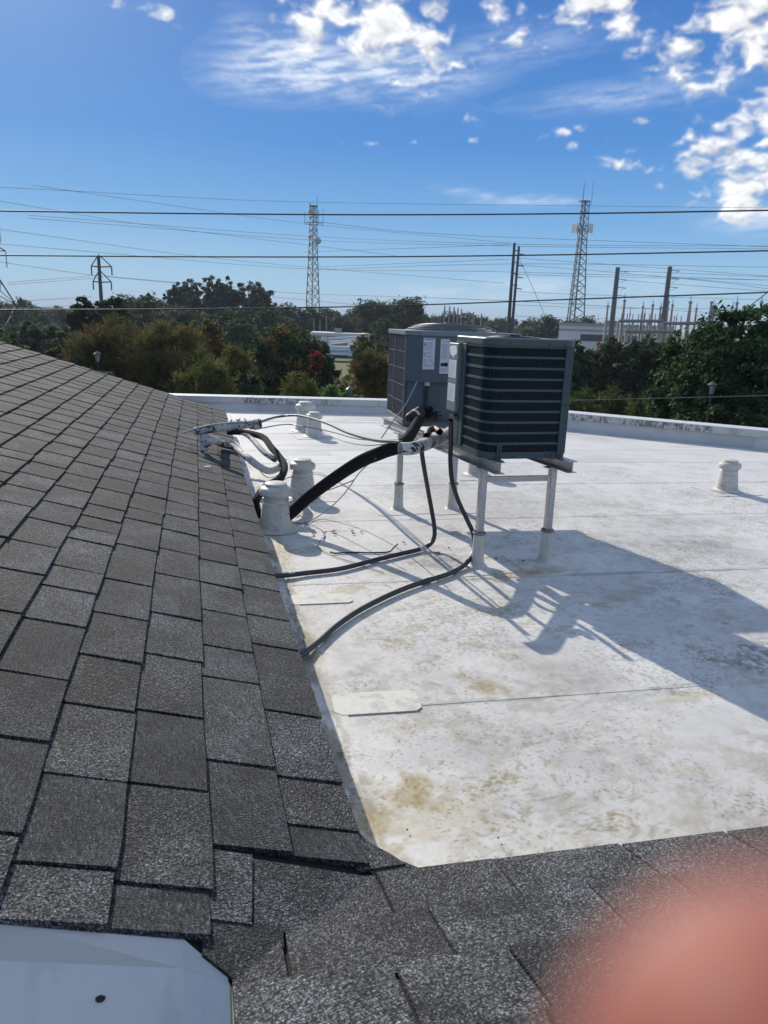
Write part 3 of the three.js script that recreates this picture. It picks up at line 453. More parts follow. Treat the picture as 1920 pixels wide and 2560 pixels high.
// nearer unit: dark green coil with nine pale bands
{
  const yaw = 16.2 * Math.PI / 180, W = .343, HT = .833, base = .840, f = V(Math.cos(yaw), 0, -Math.sin(yaw)), rr = V(-Math.sin(yaw), 0, -Math.cos(yaw));
  const N = V(.672, 0, -5.12), c = N.clone().addScaledVector(f, W).addScaledVector(rr, W);
  const t = thing('condensing_unit', 'dark green condensing unit with pale horizontal guard bands on the stand', 'air conditioner', [c.x, base, c.z], yaw, 'condensing units on the stand');
  // local: +x right (front face runs along x at z=+W), left face at x=-W
  part('base_pan', plate(W, W, .11, 0, .034, .004), M.slateLight, t);
  part('top_cover', plate(W + .008, W + .008, .118, HT - .052, HT, .012, .235), M.tanTop, t);
  part('coil', ringBand(W - .03, W - .03, .095, .03, .034, HT - .05), M.coil, t);
  // vertical fins of the guard, too fine to pick apart: one part
  { const loop = roundedLoop(W - .012, W - .012, .105, 9), list = []; let acc = 0; const step = .0118; const closed = [...loop, loop[0]];
    for (let i = 0; i < closed.length - 1; i++) { const [x0, z0] = closed[i], [x1, z1] = closed[i + 1], L = Math.hypot(x1 - x0, z1 - z0); while (acc < L) { const k = acc / L, x = mix(x0, x1, k), z = mix(z0, z1, k), a = Math.atan2(z1 - z0, x1 - x0); if (!(x < -W + .02 && z < -.06)) { const g = new THREE.BoxGeometry(.0035, HT - .09, .014); g.rotateY(-a); g.translate(x, (HT - .016) / 2, z); list.push(g); } acc += step; } acc -= L; }
    const fins = part('guard_fins', join(list), M.fins, t); fins.userData.kind = 'stuff'; }
  const y0 = .034, y1 = HT - .052, nb = 10; for (let k = 1; k < nb; k++) { const y = y0 + (y1 - y0) * k / nb; part('guard_band', ringBand(W - .0005, W - .0005, .115, .011, y - .0085, y + .0085), M.slate, t); }
  for (const k of [0, nb]) { const y = y0 + (y1 - y0) * k / nb; part('guard_rim', ringBand(W + .001, W + .001, .115, .014, y - (k ? .012 : .002), y + (k ? .002 : .014)), M.slate, t); }
  part('corner_post', (() => { const g = new RoundedBoxGeometry(.062, y1 - y0, .018, 2, .004); g.translate(W - .075, (y0 + y1) / 2, W - .001); return g; })(), M.slateLight, t);
  part('corner_post', (() => { const g = new RoundedBoxGeometry(.018, y1 - y0, .062, 2, .004); g.translate(-W + .001, (y0 + y1) / 2, -.085); return g; })(), M.slateLight, t);
  // control cover on the left face with three stickers
  part('control_cover', (() => { const g = new RoundedBoxGeometry(.045, .505, .185, 3, .008); g.translate(-W - .012, HT - .052 - .2555, -W + .11); return g; })(), M.cover, t);
  part('lower_side_panel', (() => { const g = new THREE.BoxGeometry(.012, .2, .19); g.translate(-W + .002, .136, -W + .11); return g; })(), M.slateLight, t);
  const paper = std([.78, .79, .80], .6); const X = -W - .0352;
  const torn = new THREE.Shape(); [[0, .01], [.13, 0], [.15, .04], [.145, .065], [.1, .075], [.09, .095], [.07, .085], [.02, .07], [.005, .05]].forEach(([x, y], i) => i ? torn.lineTo(x, -y) : torn.moveTo(x, -y)); torn.closePath();
  part('sticker', (() => { const g = new THREE.ExtrudeGeometry(torn, { depth: .0008, bevelEnabled: false }); g.rotateY(-Math.PI / 2); g.translate(X, HT - .07, -W + .035); return g; })(), paper, t, 'torn white sticker at the top of the control cover');
  const lt = labelTex(256, 256, [[.08, .95, 16]], [], 3); const pm = std([.85, .86, .88], .6, 0, { map: lt });
  for (const yy of [HT - .245, HT - .42]) part('sticker', (() => { const g = new THREE.BoxGeometry(.0008, .13, .15); g.translate(X, yy, -W + .11); return g; })(), pm, t);
  // slotted brackets that tie the pan to the beams
  for (const [x, z] of [[-W + .125, W + .005], [W - .09, W + .005]]) { const s = new THREE.Shape(); s.moveTo(-.017, -.0045); s.lineTo(.017, -.0045); s.lineTo(.017, .105); s.lineTo(-.017, .105); s.closePath(); for (const yy of [.02, .05, .08]) { const h = new THREE.Path(); h.absellipse(0, yy, .005, .012, 0, Math.PI * 2); s.holes.push(h); } const g = new THREE.ExtrudeGeometry(s, { depth: .004, bevelEnabled: false }); const foot = box(-.017, .017, -.0045, -.001, .0, .06); g.translate(x, 0, z); foot.translate(x, 0, z); part('bracket', join([g, foot]), M.slateLight, t); }
  part('bracket', (() => { const g = join([box(-.018, .018, -.0045, .035, 0, .004)]); g.translate(W - .135, 0, W + .009); return g; })(), M.slateLight, t);
  for (const [x, y] of [[-.2, HT - .035], [.1, HT - .035], [.22, HT - .035], [W - .075, .38], [-.1, .018], [.15, .018]]) { const g = new THREE.CylinderGeometry(.006, .006, .006, 8); g.rotateX(Math.PI / 2); g.translate(x, y, W + .010); part('screw', g, M.black, t); }
  grille(t, .24, HT - .012, .018, 9, 4, M.fins); fan(t, .21, HT - .06);
}
// farther unit: grey, with mesh side, chamfered control corner and domed grille
{
  const yaw = 11 * Math.PI / 180, HX = .51, HZ = .45, HT = .838, base = .850, f = V(Math.cos(yaw), 0, -Math.sin(yaw)), rr = V(-Math.sin(yaw), 0, -Math.cos(yaw));
  const N = V(.165, 0, -6.62), c = N.clone().addScaledVector(f, HX).addScaledVector(rr, HZ);
  const t = thing('condensing_unit', 'grey condensing unit with wire mesh side, paper notices and domed fan grille', 'air conditioner', [c.x, base, c.z], yaw, 'condensing units on the stand');
  // outline with a chamfered control corner at front left
  const ch = [[-HX, -HZ], [HX, -HZ], [HX, HZ], [-HX + .33, HZ], [-HX + .12, HZ - .0], [-HX, HZ - .12]];
  const extr = (pts, y0, y1, bev = 0) => { const g = new THREE.ExtrudeGeometry(loopShape(pts), { depth: y1 - y0 - 2 * bev, bevelEnabled: bev > 0, bevelSize: bev, bevelThickness: bev, bevelSegments: 2 }); g.rotateX(Math.PI / 2); g.translate(0, y1 - bev, 0); return g; };
  part('base_pan', extr(ch, 0, .045, .004), M.greyPaint, t);
  part('rail', box(-.40, -.34, -.0145, 0, -.40, .36), M.alu, t); part('rail', box(.2, .26, -.0145, 0, -.40, .36), M.alu, t);
  const topS = loopShape(ch.map(([x, z]) => [x * 1.012, z * 1.012])); const hole = new THREE.Path(); hole.absarc(.0, 0, .41, 0, Math.PI * 2, true); topS.holes.push(hole);
  part('top_cover', (() => { const g = new THREE.ExtrudeGeometry(topS, { depth: .032, bevelEnabled: true, bevelSize: .004, bevelThickness: .004, bevelSegments: 2, curveSegments: 40 }); g.rotateX(Math.PI / 2); g.translate(0, HT - .004, 0); return g; })(), M.capGrey, t);
  part('coil', join([box(-HX + .03, -HX + .06, .045, HT - .03, -HZ + .03, HZ - .13), box(-HX + .03, HX - .03, .045, HT - .03, -HZ + .03, -HZ + .06), box(HX - .06, HX - .03, .045, HT - .03, -HZ + .03, HZ - .03)]), M.coil, t);
  // wire guard: grid of thin bars over the left, rear and right faces
  const wires = []; for (let k = 0; k <= 5; k++) { const y = .05 + (HT - .09) * k / 5; wires.push(box(-HX + .002, -HX + .008, y - .003, y + .003, -HZ, HZ - .12)); wires.push(box(HX - .008, HX - .002, y - .003, y + .003, -HZ, HZ)); wires.push(box(-HX, HX, y - .003, y + .003, -HZ + .002, -HZ + .008)); }
  for (let z = -HZ + .02; z < HZ - .13; z += .014) wires.push(box(-HX + .005, -HX + .0075, .045, HT - .03, z, z + .0022));
  for (const z of [-HZ + .005, -.15, HZ - .135]) wires.push(box(-HX - .002, -HX + .012, .045, HT - .03, z, z + .014));
  for (let x = -HX + .02; x < HX; x += .03) wires.push(box(x, x + .003, .045, HT - .03, -HZ + .005, -HZ + .0075));
  const wg = part('wire_guard', join(wires), M.mesh, t); wg.userData.kind = 'stuff';
  // control box: upper part, full outline; three faces
  const cb = [[-HX, HZ - .13], [-HX + .002, HZ - .12], [-HX + .125, HZ], [-HX + .33, HZ], [HX - .12, HZ], [HX - .12, HZ - .14], [-HX + .1, HZ - .2]];
  part('control_box', extr(cb, .395, HT - .034), M.greyPaint, t);
  part('lower_panel', extr([[-HX + .01, HZ - .14], [-HX + .05, HZ - .11], [-HX + .15, HZ - .04], [HX - .14, HZ - .04], [HX - .14, HZ - .1], [-HX + .06, HZ - .2]], .045, .393), M.greyPaint, t);
  part('corner_post', box(HX - .12, HX + .002, .045, HT - .034, HZ - .12, HZ + .002), M.greyPaint, t);
  const notice1 = labelTex(256, 640, [[.13, .40, 16], [.44, .52, 4], [.55, .62, 4], [.66, .78, 6], [.84, .93, 5]], [[.12, .02, .88, .05, '#6a6f78'], [.06, .17, .16, .24, '#30343a'], [.05, .5, .14, .54, '#20242a'], [.03, .79, .24, .805, '#20242a'], [.76, .79, .97, .805, '#20242a']], 11);
  const notice2 = labelTex(256, 800, [[.05, .1, 3], [.14, .58, 26], [.84, .95, 5]], [[.1, .68, .88, .785, '#14171b'], [.16, .70, .5, .715, '#9aa0a8'], [.8, .04, .92, .065, '#3a3f58']], 12);
  // first notice sits on the angled face, the second on the front face
  const face = (x0, z0, x1, z1) => { const d = V(x1 - x0, 0, z1 - z0), L = d.length(); return { L, ang: -Math.atan2(d.z, d.x), at: (s, y) => V(x0 + d.x * s / L, y, z0 + d.z * s / L), n: V(d.z, 0, -d.x).normalize().multiplyScalar(-1) }; };
  const fA = face(-HX + .125, HZ, -HX + .33, HZ);
  const stick = (fc, s, y, w, h, tex) => { const g = new THREE.BoxGeometry(w, h, .001); g.rotateY(fc.ang); const p = fc.at(s, y).addScaledVector(fc.n, .0012); g.translate(p.x, p.y, p.z); part('notice', g, std([.86, .87, .90], .55, 0, { map: tex }), t); };
  stick(fA, .06, HT - .195, .105, .27, notice1); stick(fA, .205, HT - .215, .085, .30, notice2);
  part('nameplate', box(-HX + .40, -HX + .45, HT - .33, HT - .22, HZ + .0002, HZ + .0012), std([.5, .52, .55], .5), t);
  // conduit drop and service valves
  part('conduit', bar(V(-HX + .185, .39, HZ - .015), V(-HX + .185, .05, HZ - .02), .0165, 12), M.conduit, t);
  part('conduit_bushing', bar(V(-HX + .185, .394, HZ - .015), V(-HX + .185, .365, HZ - .015), .024, 14), M.white, t);
  part('knockout', (() => { const g = new THREE.CylinderGeometry(.016, .016, .004, 16); g.rotateX(Math.PI / 2); g.translate(-HX + .225, .15, HZ - .0385); return g; })(), M.black, t);
  for (const [x, y, s] of [[-HX + .28, .10, 1], [-HX + .17, .085, .8]]) { const v = part('service_valve', join([bar(V(x, y, HZ - .04), V(x, y, HZ + .02), .016 * s, 12), bar(V(x, y - .03, HZ + .005), V(x, y + .045, HZ + .005), .014 * s, 12), bar(V(x - .05 * s, y, HZ + .005), V(x + .05 * s, y, HZ + .005), .008 * s, 10)]), M.black, t); part('valve_cap', bar(V(x, y + .045, HZ + .005), V(x, y + .06, HZ + .005), .017 * s, 6), M.greyDark, v); }
  grille(t, .44, HT, .065, 13, 6, M.mesh); fan(t, .36, HT - .08);
}

// ------------------------------------------------------------------ hoses, pipes, cables on the roof
const P3 = (list) => list.map(([px, py, y]) => onY(px, py, y));
const hose = (name, label, cat, list, r, mat, group, seg = 12) => { const pts = P3(list); return single(name, tube(pts, r, seg, pts.length * 14), mat, label, cat, group); };
{
  // insulated line set from the grey unit down to the roof behind the fluted vent
  const a = [V(.40, .985, -6.56), V(.30, .93, -6.52), onY(1012, 1112, .83), onY(960, 1135, .77), onY(900, 1160, .65), onY(830, 1205, .46), onY(770, 1250, .27), onY(725, 1290, .13), onY(690, 1305, .07)];
  const line = thing('insulated_line', 'thick black foam-covered line arching from the grey unit down behind the fluted vent', 'pipe');
  part('foam_tube', tube(a, .036, 14, 90), M.rubber, line); part('foam_tube', tube(a.map((p) => p.clone().add(V(-.01, .045, .0))), .024, 12, 90), M.rubber, line);
  const b = P3([[700, 1318, .05], [668, 1300, .06], [642, 1275, .14], [641, 1250, .22], [664, 1218, .27], [700, 1196, .30], [711, 1165, .35], [695, 1138, .39], [678, 1118, .42], [660, 1095, .45], [632, 1085, .45], [600, 1080, .44], [570, 1080, .43]]);
  single('insulated_line', tube(b, .036, 14, 120), M.rubber, 'thick black foam hose winding up from the fluted vent to the eave', 'pipe');
  // white sleeve over the line by the dark green unit
  const s = [onY(1000, 1122, .885), onY(1030, 1121, .885), onY(1065, 1110, .885), onY(1100, 1095, .89), onY(1126, 1080, .90)];
  const sl = thing('pipe_sleeve', 'white painted foam sleeve with flaking black patches beside the dark green unit', 'pipe insulation'); part('sleeve', tube(s, .047, 16, 40), M.peelSleeve, sl);
  part('end_cap', cap(s[4], .041), M.peelSleeve, sl);
  single('copper_elbow', tube([onY(1066, 1090, .94), onY(1074, 1076, .97), onY(1088, 1072, .98), onY(1100, 1080, .97)], .026, 12, 24), M.copper, 'brown copper elbow above the white flaking sleeve', 'pipe');
  const ff = thing('filter_drier', 'short black cylinder with white band lying at the base of the grey unit', 'filter'); const c0 = V(.20, .955, -6.40), c1 = V(.29, 1.0, -6.52); part('shell', join([bar(c0, c1, .05, 18), cap(c0, .049)]), M.black, ff); part('band', bar(c0.clone().lerp(c1, .3), c0.clone().lerp(c1, .5), .0515, 18), M.white, ff);
  // roof penetration with white flaking pipes on the shingles
  const lp = (px, py, h) => { const r = ray(px, py), n = V(S * eA.x, C, S * eA.z), q = leftP(0, 0, h).sub(camera.position); return r.multiplyScalar(q.dot(n) / r.dot(n)).add(camera.position); };
  const w = thing('flaking_pipe', 'white flaking riser pipe bent over the shingles with a long open ended arm', 'pipe');
  const foot = lp(511, 1133, 0), x0 = foot.clone().add(V(0, .02, 0)); const up = x0.clone().add(V(-.01, .17, -.03));
  part('riser', tube([foot, x0, x0.clone().lerp(up, .6), up], .037, 14, 24), M.peel, w);
  const arm = [up.clone().add(V(-.09, .015, -.02)), up.clone().add(V(-.02, .03, 0)), up.clone().add(V(.14, .055, .0)), up.clone().add(V(.32, .085, .0)), up.clone().add(V(.50, .11, 0))]; part('arm', tube(arm, .037, 14, 60), M.peelHeavy, w);
  const tip = arm[4]; part('collar', bar(tip.clone().add(V(-.05, -.01, 0)), tip.clone().add(V(.05, .012, 0)), .048, 16), M.peel, w);
  part('open_end', bar(tip.clone().add(V(.045, .008, 0)), tip.clone().add(V(.065, .012, 0)), .043, 14), M.black, w);
  const rr = rng(9); for (let i = 0; i < 9; i++) { const q = arm[1].clone().lerp(tip, .1 + rr() * .85).add(V(0, .04 + rr() * .01, .02 * (rr() - .5))); const g = new THREE.ConeGeometry(.018, .06 + rr() * .05, 4); g.scale(1, 1, .25); g.rotateZ((rr() - .5) * 2.6); g.translate(q.x, q.y, q.z); part('paint_flake', g, M.peelHeavy, w); }
  const low = [x0.clone().add(V(0, .06, .0)), x0.clone().add(V(.10, .11, 0)), lp(556, 1110, .06), lp(588, 1120, .06), onY(620, 1145, .37), onY(648, 1166, .30), onY(674, 1177, .26), onY(704, 1166, .27)];
  single('flaking_pipe', tube(low, .037, 14, 90), M.peel, 'white flaking pipe dropping off the eave to the black hose', 'pipe');
  single('flaking_pipe', tube(P3([[592, 1078, .44], [616, 1086, .43], [632, 1100, .40], [648, 1118, .36], [664, 1134, .32], [688, 1150, .28]]), .03, 12, 60), M.peelHeavy, 'black and white flaking pipe beside the winding black hose', 'pipe');
  // thin hose from the collar to the units, over the far pair of vents
  const th = [tip.clone(), onY(690, 1043, .56), onY(745, 1039, .60), onY(810, 1056, .66), onY(870, 1082, .72), onY(935, 1100, .80), onY(1000, 1105, .90)];
  single('thin_hose', tube(th, .0145, 10, 90), M.conduit, 'thin black hose arching from the white collar to the grey unit', 'hose');
  const wire = (pts, r, label, mat = M.cable) => single('cable', tube(pts, r, 6, pts.length * 12), mat, label, 'cable');
  wire([tip.clone().add(V(0, -.05, .02)), onY(715, 1061, .47), onY(770, 1068, .50), onY(830, 1080, .58), onY(900, 1098, .70), onY(990, 1100, .88)], .007, 'grey cable sagging below the thin black hose', M.conduit);
  wire([onY(800, 1076, .52), onY(850, 1100, .52), onY(900, 1112, .62), onY(950, 1112, .78), onY(1005, 1103, .93)], .0045, 'thin dark cable hanging below the grey sagging cable', M.conduit);
  wire([V(.25, 1.262, -6.50), atZ(1015, 1010, -6.42), atZ(985, 1050, -6.35), atZ(953, 1096, -6.3)], .0055, 'pale grey cable hanging from the control box of the grey unit');
  wire([onY(940, 1145, .74), onY(900, 1180, .50), onY(868, 1225, .28), onY(838, 1258, .14), onY(800, 1288, .03), onY(765, 1306, .012), onY(735, 1306, .02), onY(722, 1295, .05)], .0055, 'pale grey cable dropping from the arching black line to the roof');
  wire([onY(760, 1308, .012), onY(795, 1318, .012), onY(812, 1338, .012), onY(800, 1352, .012), onY(795, 1368, .014), onY(840, 1392, .012), onY(890, 1408, .012), onY(960, 1432, .012)], .0035, 'thin grey cable wandering over the membrane past the arching line');
  wire([onY(885, 1200, .50), onY(820, 1225, .33), onY(770, 1230, .25), onY(748, 1234, .30)], .0055, 'grey cable strapped along the arching black line');
  wire([onY(724, 1172, .25), onY(730, 1190, .23), onY(716, 1196, .22), onY(702, 1206, .2), onY(700, 1218, .19), onY(712, 1232, .17), onY(730, 1240, .14), onY(728, 1222, .3)], .006, 'pale curling cable beside the winding black hose', std([.5, .5, .48], .5));
  wire([lp(522, 1090, .13), lp(556, 1092, .12), lp(588, 1106, .11), onY(608, 1124, .42), onY(632, 1146, .38), onY(652, 1180, .22), onY(672, 1194, .16), onY(698, 1186, .22), onY(706, 1166, .3)], .0055, 'pale cable wrapped along the white flaking pipe', std([.5, .5, .48], .5));
  wire([arm[0].clone().add(V(-.12, -.02, 0)), arm[1].clone().add(V(0, .035, .02)), arm[2].clone().add(V(0, .045, .02)), arm[3].clone().add(V(0, .04, .03)), tip.clone().add(V(0, .03, .04))], .010, 'pale cable lying on top of the flaking arm', std([.42, .46, .44], .5));
  wire([onY(708, 1145, .28), onY(722, 1152, .3), onY(731, 1165, .28), onY(733, 1180, .25)], .004, 'thin pale cable loop over the fluted vent', M.cable);
  // black conduits lying across the membrane
  const R = .0175, c1l = [[1127, 1050, 1.08], [1127, 1105, .90], [1126, 1150, .76], [1130, 1200, .62], [1145, 1250, .46], [1168, 1300, .30], [1183, 1335, .20], [1184, 1375, .10], [1166, 1408, .04], [1128, 1432, R + .008], [1075, 1450, R + .008], [1020, 1468, R + .008], [960, 1494, R + .008], [895, 1528, R + .008], [840, 1566, R + .008], [795, 1606, R + .010], [752, 1637, R + .03], [735, 1644, .06]];
  const cd = thing('conduit', 'black flexible conduit from the dark green unit curving over the membrane to the eave', 'conduit', [0, 0, 0], 0, 'black conduits on the flat roof'); part('hose', tube(P3(c1l), R, 12, 200), M.conduit, cd); part('coupling', bar(onY(1181, 1328, .215), onY(1184, 1340, .185), R * 1.25, 14), M.galv, cd); part('tape_wrap', bar(onY(1075, 1450, R + .008), onY(1052, 1457, R + .008), R * 1.12, 14), M.conduit, cd);
  const c2l = [[1054, 1110, .88], [1055, 1135, .80], [1062, 1180, .65], [1070, 1225, .49], [1079, 1275, .32], [1085, 1310, .21], [1086, 1340, .11], [1076, 1360, .05], [1050, 1373, R + .008], [1000, 1385, R + .008], [930, 1402, R + .008], [850, 1422, R + .008], [770, 1432, R + .008], [715, 1438, R + .015], [680, 1440, .05]];
  const ce = thing('conduit', 'black flexible conduit from the grey unit running straight over the membrane to the eave', 'conduit', [0, 0, 0], 0, 'black conduits on the flat roof'); part('hose', tube(P3(c2l), R, 12, 180), M.conduit, ce); part('tape_wrap', bar(onY(1048, 1373.5, R + .008), onY(1062, 1369, R + .012), R * 1.15, 14), M.tape, ce); part('tape_wrap', bar(onY(735, 1435.5, R + .011), onY(720, 1437, R + .014), R * 1.12, 14), M.tape, ce);
  single('wire_scrap', tube(P3([[825, 1380, .02], [838, 1383, .012], [880, 1381, .012], [925, 1382, .012], [970, 1380, .012], [983, 1370, .03], [994, 1360, .05]]), .0065, 7, 60), M.conduit, 'short black wire scrap lying beside the straight conduit', 'wire');
  const deb = [[833, 1328, 16], [836, 1335, 10], [881, 1327, 14], [882, 1334, 12], [903, 1330, 10], [1010, 1356, 12], [1093, 1382, 22], [1122, 1370, 10], [1240, 1396, 10], [1308, 1402, 9], [1180, 1368, 9], [940, 1100, 5], [1246, 2095, 9], [1018, 2075, 8]];
  deb.forEach(([px, py, s], i) => { const p = onY(px, py, .012), r = rng(i + 40), sh = new THREE.Shape(), n = 7; for (let k = 0; k < n; k++) { const a = k / n * Math.PI * 2, q = s * .00085 * p.length() / 6 * (.5 + r()); k ? sh.lineTo(q * 1.6 * Math.cos(a), q * Math.sin(a)) : sh.moveTo(q * 1.6, 0); } sh.closePath(); const g = new THREE.ExtrudeGeometry(sh, { depth: .004, bevelEnabled: false }); g.rotateX(-Math.PI / 2); g.rotateY(r() * 3); g.translate(p.x, .0125, p.z); single('foam_crumb', g, M.black, 'small black foam crumb lying on the white membrane', 'debris', 'black crumbs on the membrane'); });
  single('paint_chip', (() => { const g = new THREE.BoxGeometry(.055, .004, .02); const p = lp(519, 1167, .02); g.rotateY(.3); g.translate(p.x, p.y + .004, p.z); return g; })(), std([.75, .75, .72], .6), 'small white paint chip on the shingles under the riser pipe', 'debris');
}

// ------------------------------------------------------------------ plants
const leafMat = (() => { const m = new THREE.MeshPhysicalMaterial({ vertexColors: true, roughness: .75, side: THREE.DoubleSide, transmission: .5, thickness: 0, ior: 1.35, specularIntensity: .3 }); return m; })();
const bark = std([.10, .08, .065], .95), barkGrey = std([.20, .18, .16], .95);
// clusters of leaf faces through the volume of a crown; pal: list of linear colours
function crownGeo(seed, lobes, nClump, perClump, clumpR, leaf, pal, style = 'leaf') {
  const r = rng(seed), P = [], Cc = [], gauss = () => (r() + r() + r() - 1.5) * .9, tot = lobes.reduce((s, l) => s + l.r[0] * l.r[1] * l.r[2], 0), v = new THREE.Vector3(), n = new THREE.Vector3(), t1 = new THREE.Vector3(), t2 = new THREE.Vector3();
  for (let k = 0; k < nClump; k++) {
    let pick = r() * tot, L = lobes[0]; for (const l of lobes) { pick -= l.r[0] * l.r[1] * l.r[2]; if (pick <= 0) { L = l; break; } }
    let x, y, z, q; do { x = r() * 2 - 1; y = r() * 2 - 1; z = r() * 2 - 1; q = Math.hypot(x, y, z); } while (q > 1 || q < .05); const rad = Math.pow(r(), .30) / q * (1 + (r() - .5) * .16);
    const cx = L.c[0] + x * rad * L.r[0], cy = L.c[1] + y * rad * L.r[1], cz = L.c[2] + z * rad * L.r[2];
    if (cy < .1) continue;
    const tone = pal[Math.floor(r() * pal.length)], bright = .95 + r() * 1.1, cr = clumpR * (.6 + r() * .9);
    for (let i = 0; i < perClump; i++) {
      let s = leaf * (.55 + r() * .9);
      if (style === 'spray') {
        // long narrow leaves on arching stems that leave the clump upwards and outwards
        const a = r() * 6.283, out = .25 + r() * .75; t1.set(Math.cos(a) * out, 1.1 - out * .9 + (r() - .5) * .7, Math.sin(a) * out).normalize(); const far = cr * 1.25 * Math.sqrt(r()); v.set(cx + t1.x * far + gauss() * cr * .35, cy + t1.y * far * 1.2 + gauss() * cr * .35, cz + t1.z * far + gauss() * cr * .35); t1.x += gauss() * .5; t1.y += gauss() * .5 - .1; t1.z += gauss() * .5; t1.normalize(); t2.set(r() - .5, r() - .5, r() - .5).cross(t1).normalize(); t1.multiplyScalar(s * 1.5); t2.multiplyScalar(s * .2);
      } else if (style === 'moss') {
        v.set(cx + gauss() * cr, cy + gauss() * cr * .6 - (r() < .3 ? r() * cr * 1.2 : 0), cz + gauss() * cr); n.set(r() - .5, r() - .5, r() - .5).normalize(); t1.set(r() - .5, r() - .9, r() - .5).cross(n).normalize(); t2.crossVectors(n, t1); t1.multiplyScalar(s); t2.multiplyScalar(s * .6);
      } else {
        v.set(cx + gauss() * cr, cy + gauss() * cr * .8, cz + gauss() * cr); n.set(r() - .5 + x * .4, r() - .25 + y * .3, r() - .5 + z * .4).normalize(); t1.set(r() - .5, r() - .5, r() - .5).cross(n).normalize(); t2.crossVectors(n, t1); t1.multiplyScalar(s); t2.multiplyScalar(s * .55);
      }
      if (v.y < .03) continue;
      const b = bright * (.72 + r() * .56), col = [tone[0] * b, tone[1] * b, tone[2] * b];
      const A = [v.x - t1.x, v.y - t1.y, v.z - t1.z], B = [v.x + t2.x, v.y + t2.y + s * .06, v.z + t2.z], D = [v.x + t1.x, v.y + t1.y, v.z + t1.z], E = [v.x - t2.x, v.y - t2.y + s * .06, v.z - t2.z];
      P.push(...A, ...B, ...D, ...A, ...D, ...E); for (let c = 0; c < 6; c++) Cc.push(...col);
    }
  }
  const g = new THREE.BufferGeometry(); g.setAttribute('position', new THREE.Float32BufferAttribute(P, 3)); g.setAttribute('color', new THREE.Float32BufferAttribute(Cc, 3)); g.computeVertexNormals(); return g;
}
function trunkGeo(seed, h, r0, spread, n = 5, stems = 1) {
  const r = rng(seed), l = []; for (let s = 0; s < stems; s++) { const ox = stems > 1 ? (r() - .5) * spread * .5 : 0, oz = stems > 1 ? (r() - .5) * spread * .5 : 0, lean = V(ox * 1.2, h, oz * 1.2); l.push(bar(V(ox, -.1, oz), lean.clone().setY(h * .55), r0, 7, r0 * .7), bar(lean.clone().setY(h * .55), V(lean.x * 1.2, h * .95, lean.z * 1.2), r0 * .7, 6, r0 * .2)); for (let i = 0; i < n; i++) { const y = h * (.35 + .5 * r()), a = r() * 6.28, q = spread * (.35 + .4 * r()); l.push(bar(V(lean.x * .9, y, lean.z * .9), V(lean.x + Math.cos(a) * q, Math.min(h * .98, y + q * .7), lean.z + Math.sin(a) * q), r0 * .35, 5, r0 * .08)); } } return join(l);
}
const PAL = {
  bamboo: [[.115, .084, .036], [.10, .084, .032], [.08, .082, .03], [.06, .07, .028], [.135, .096, .04]],
  olive: [[.10, .105, .03], [.12, .115, .032], [.075, .09, .028], [.14, .125, .035]],
  yellow: [[.105, .110, .030], [.085, .100, .028], [.12, .112, .034], [.065, .085, .026]],
  dark: [[.022, .042, .018], [.03, .055, .022], [.04, .065, .026], [.026, .046, .02]],
  mid: [[.05, .075, .028], [.06, .085, .03], [.04, .065, .026], [.075, .09, .032]],
  grey: [[.07, .085, .05], [.085, .095, .055], [.06, .075, .045], [.10, .10, .06]],
  autumn: [[.07, .085, .028], [.10, .095, .028], [.15, .10, .03], [.055, .075, .028], [.045, .068, .026]],
  orange: [[.17, .10, .03], [.14, .11, .03], [.09, .095, .03], [.19, .085, .03]],
  red: [[.22, .02, .025], [.12, .03, .02], [.05, .05, .025], [.04, .06, .025]],
  vivid: [[.07, .16, .03], [.055, .13, .028], [.09, .17, .04]],
  glossy: [[.018, .046, .013], [.026, .060, .016], [.014, .036, .012], [.040, .080, .022]],
  cypress: [[.045, .058, .032], [.06, .07, .042], [.038, .05, .03], [.08, .082, .055]],
};
// plant standing on the ground: px, top row and width in photo pixels fix direction and size at distance D
function plant(name, label, cat, px, topPy, wpx, D, pal, o = {}) {
  const foot = atD(px, horizonY(px), D), top = atD(px, topPy, D).y, h = top - GROUND, w = wpx / F * D * (D / Math.hypot(foot.x, foot.z)) * (Math.hypot(D, foot.x * 0) / D) * 1.0;
  const t = thing(name, label, cat, [foot.x, GROUND, foot.z], 0, o.group);
  const seed = Math.round(px * 7 + topPy), r = rng(seed + 5), rx = w / 2, lobes = [];
  const low = o.low ?? .0, cy = h * (1 + low) / 2, ry = h * (1 - low) / 2;
  lobes.push({ c: [0, cy, 0], r: [rx * .86, ry * .95, rx * .86] });
  const nl = o.lobes ?? 7; for (let i = 0; i < nl; i++) { const a = i / nl * 6.28 + r(), q = .5 + r() * .2; const rad = rx * (.34 + r() * .2), y = mix(h * low + rad, h - rad * 1.0, r()); lobes.push({ c: [Math.cos(a) * rx * q, y, Math.sin(a) * rx * q], r: [rad, rad * (o.style === 'spray' ? 1.2 : .9), rad] }); }
  const leaf = o.leaf ?? Math.max(.07, D * .0028), area = rx * h * 2, nc = o.clumps ?? Math.round(clamp(area * 14, 60, 420)), per = o.per ?? 42;
  part('trunk', trunkGeo(seed, h * .9, o.trunk ?? clamp(h * .018, .05, .22), rx, 4, o.stems ?? 1), bark, t);
  part('foliage', crownGeo(seed + 1, lobes, nc, per, o.cr ?? Math.max(rx * .16, .18), leaf, pal, o.style), leafMat, t);
  return t;
}
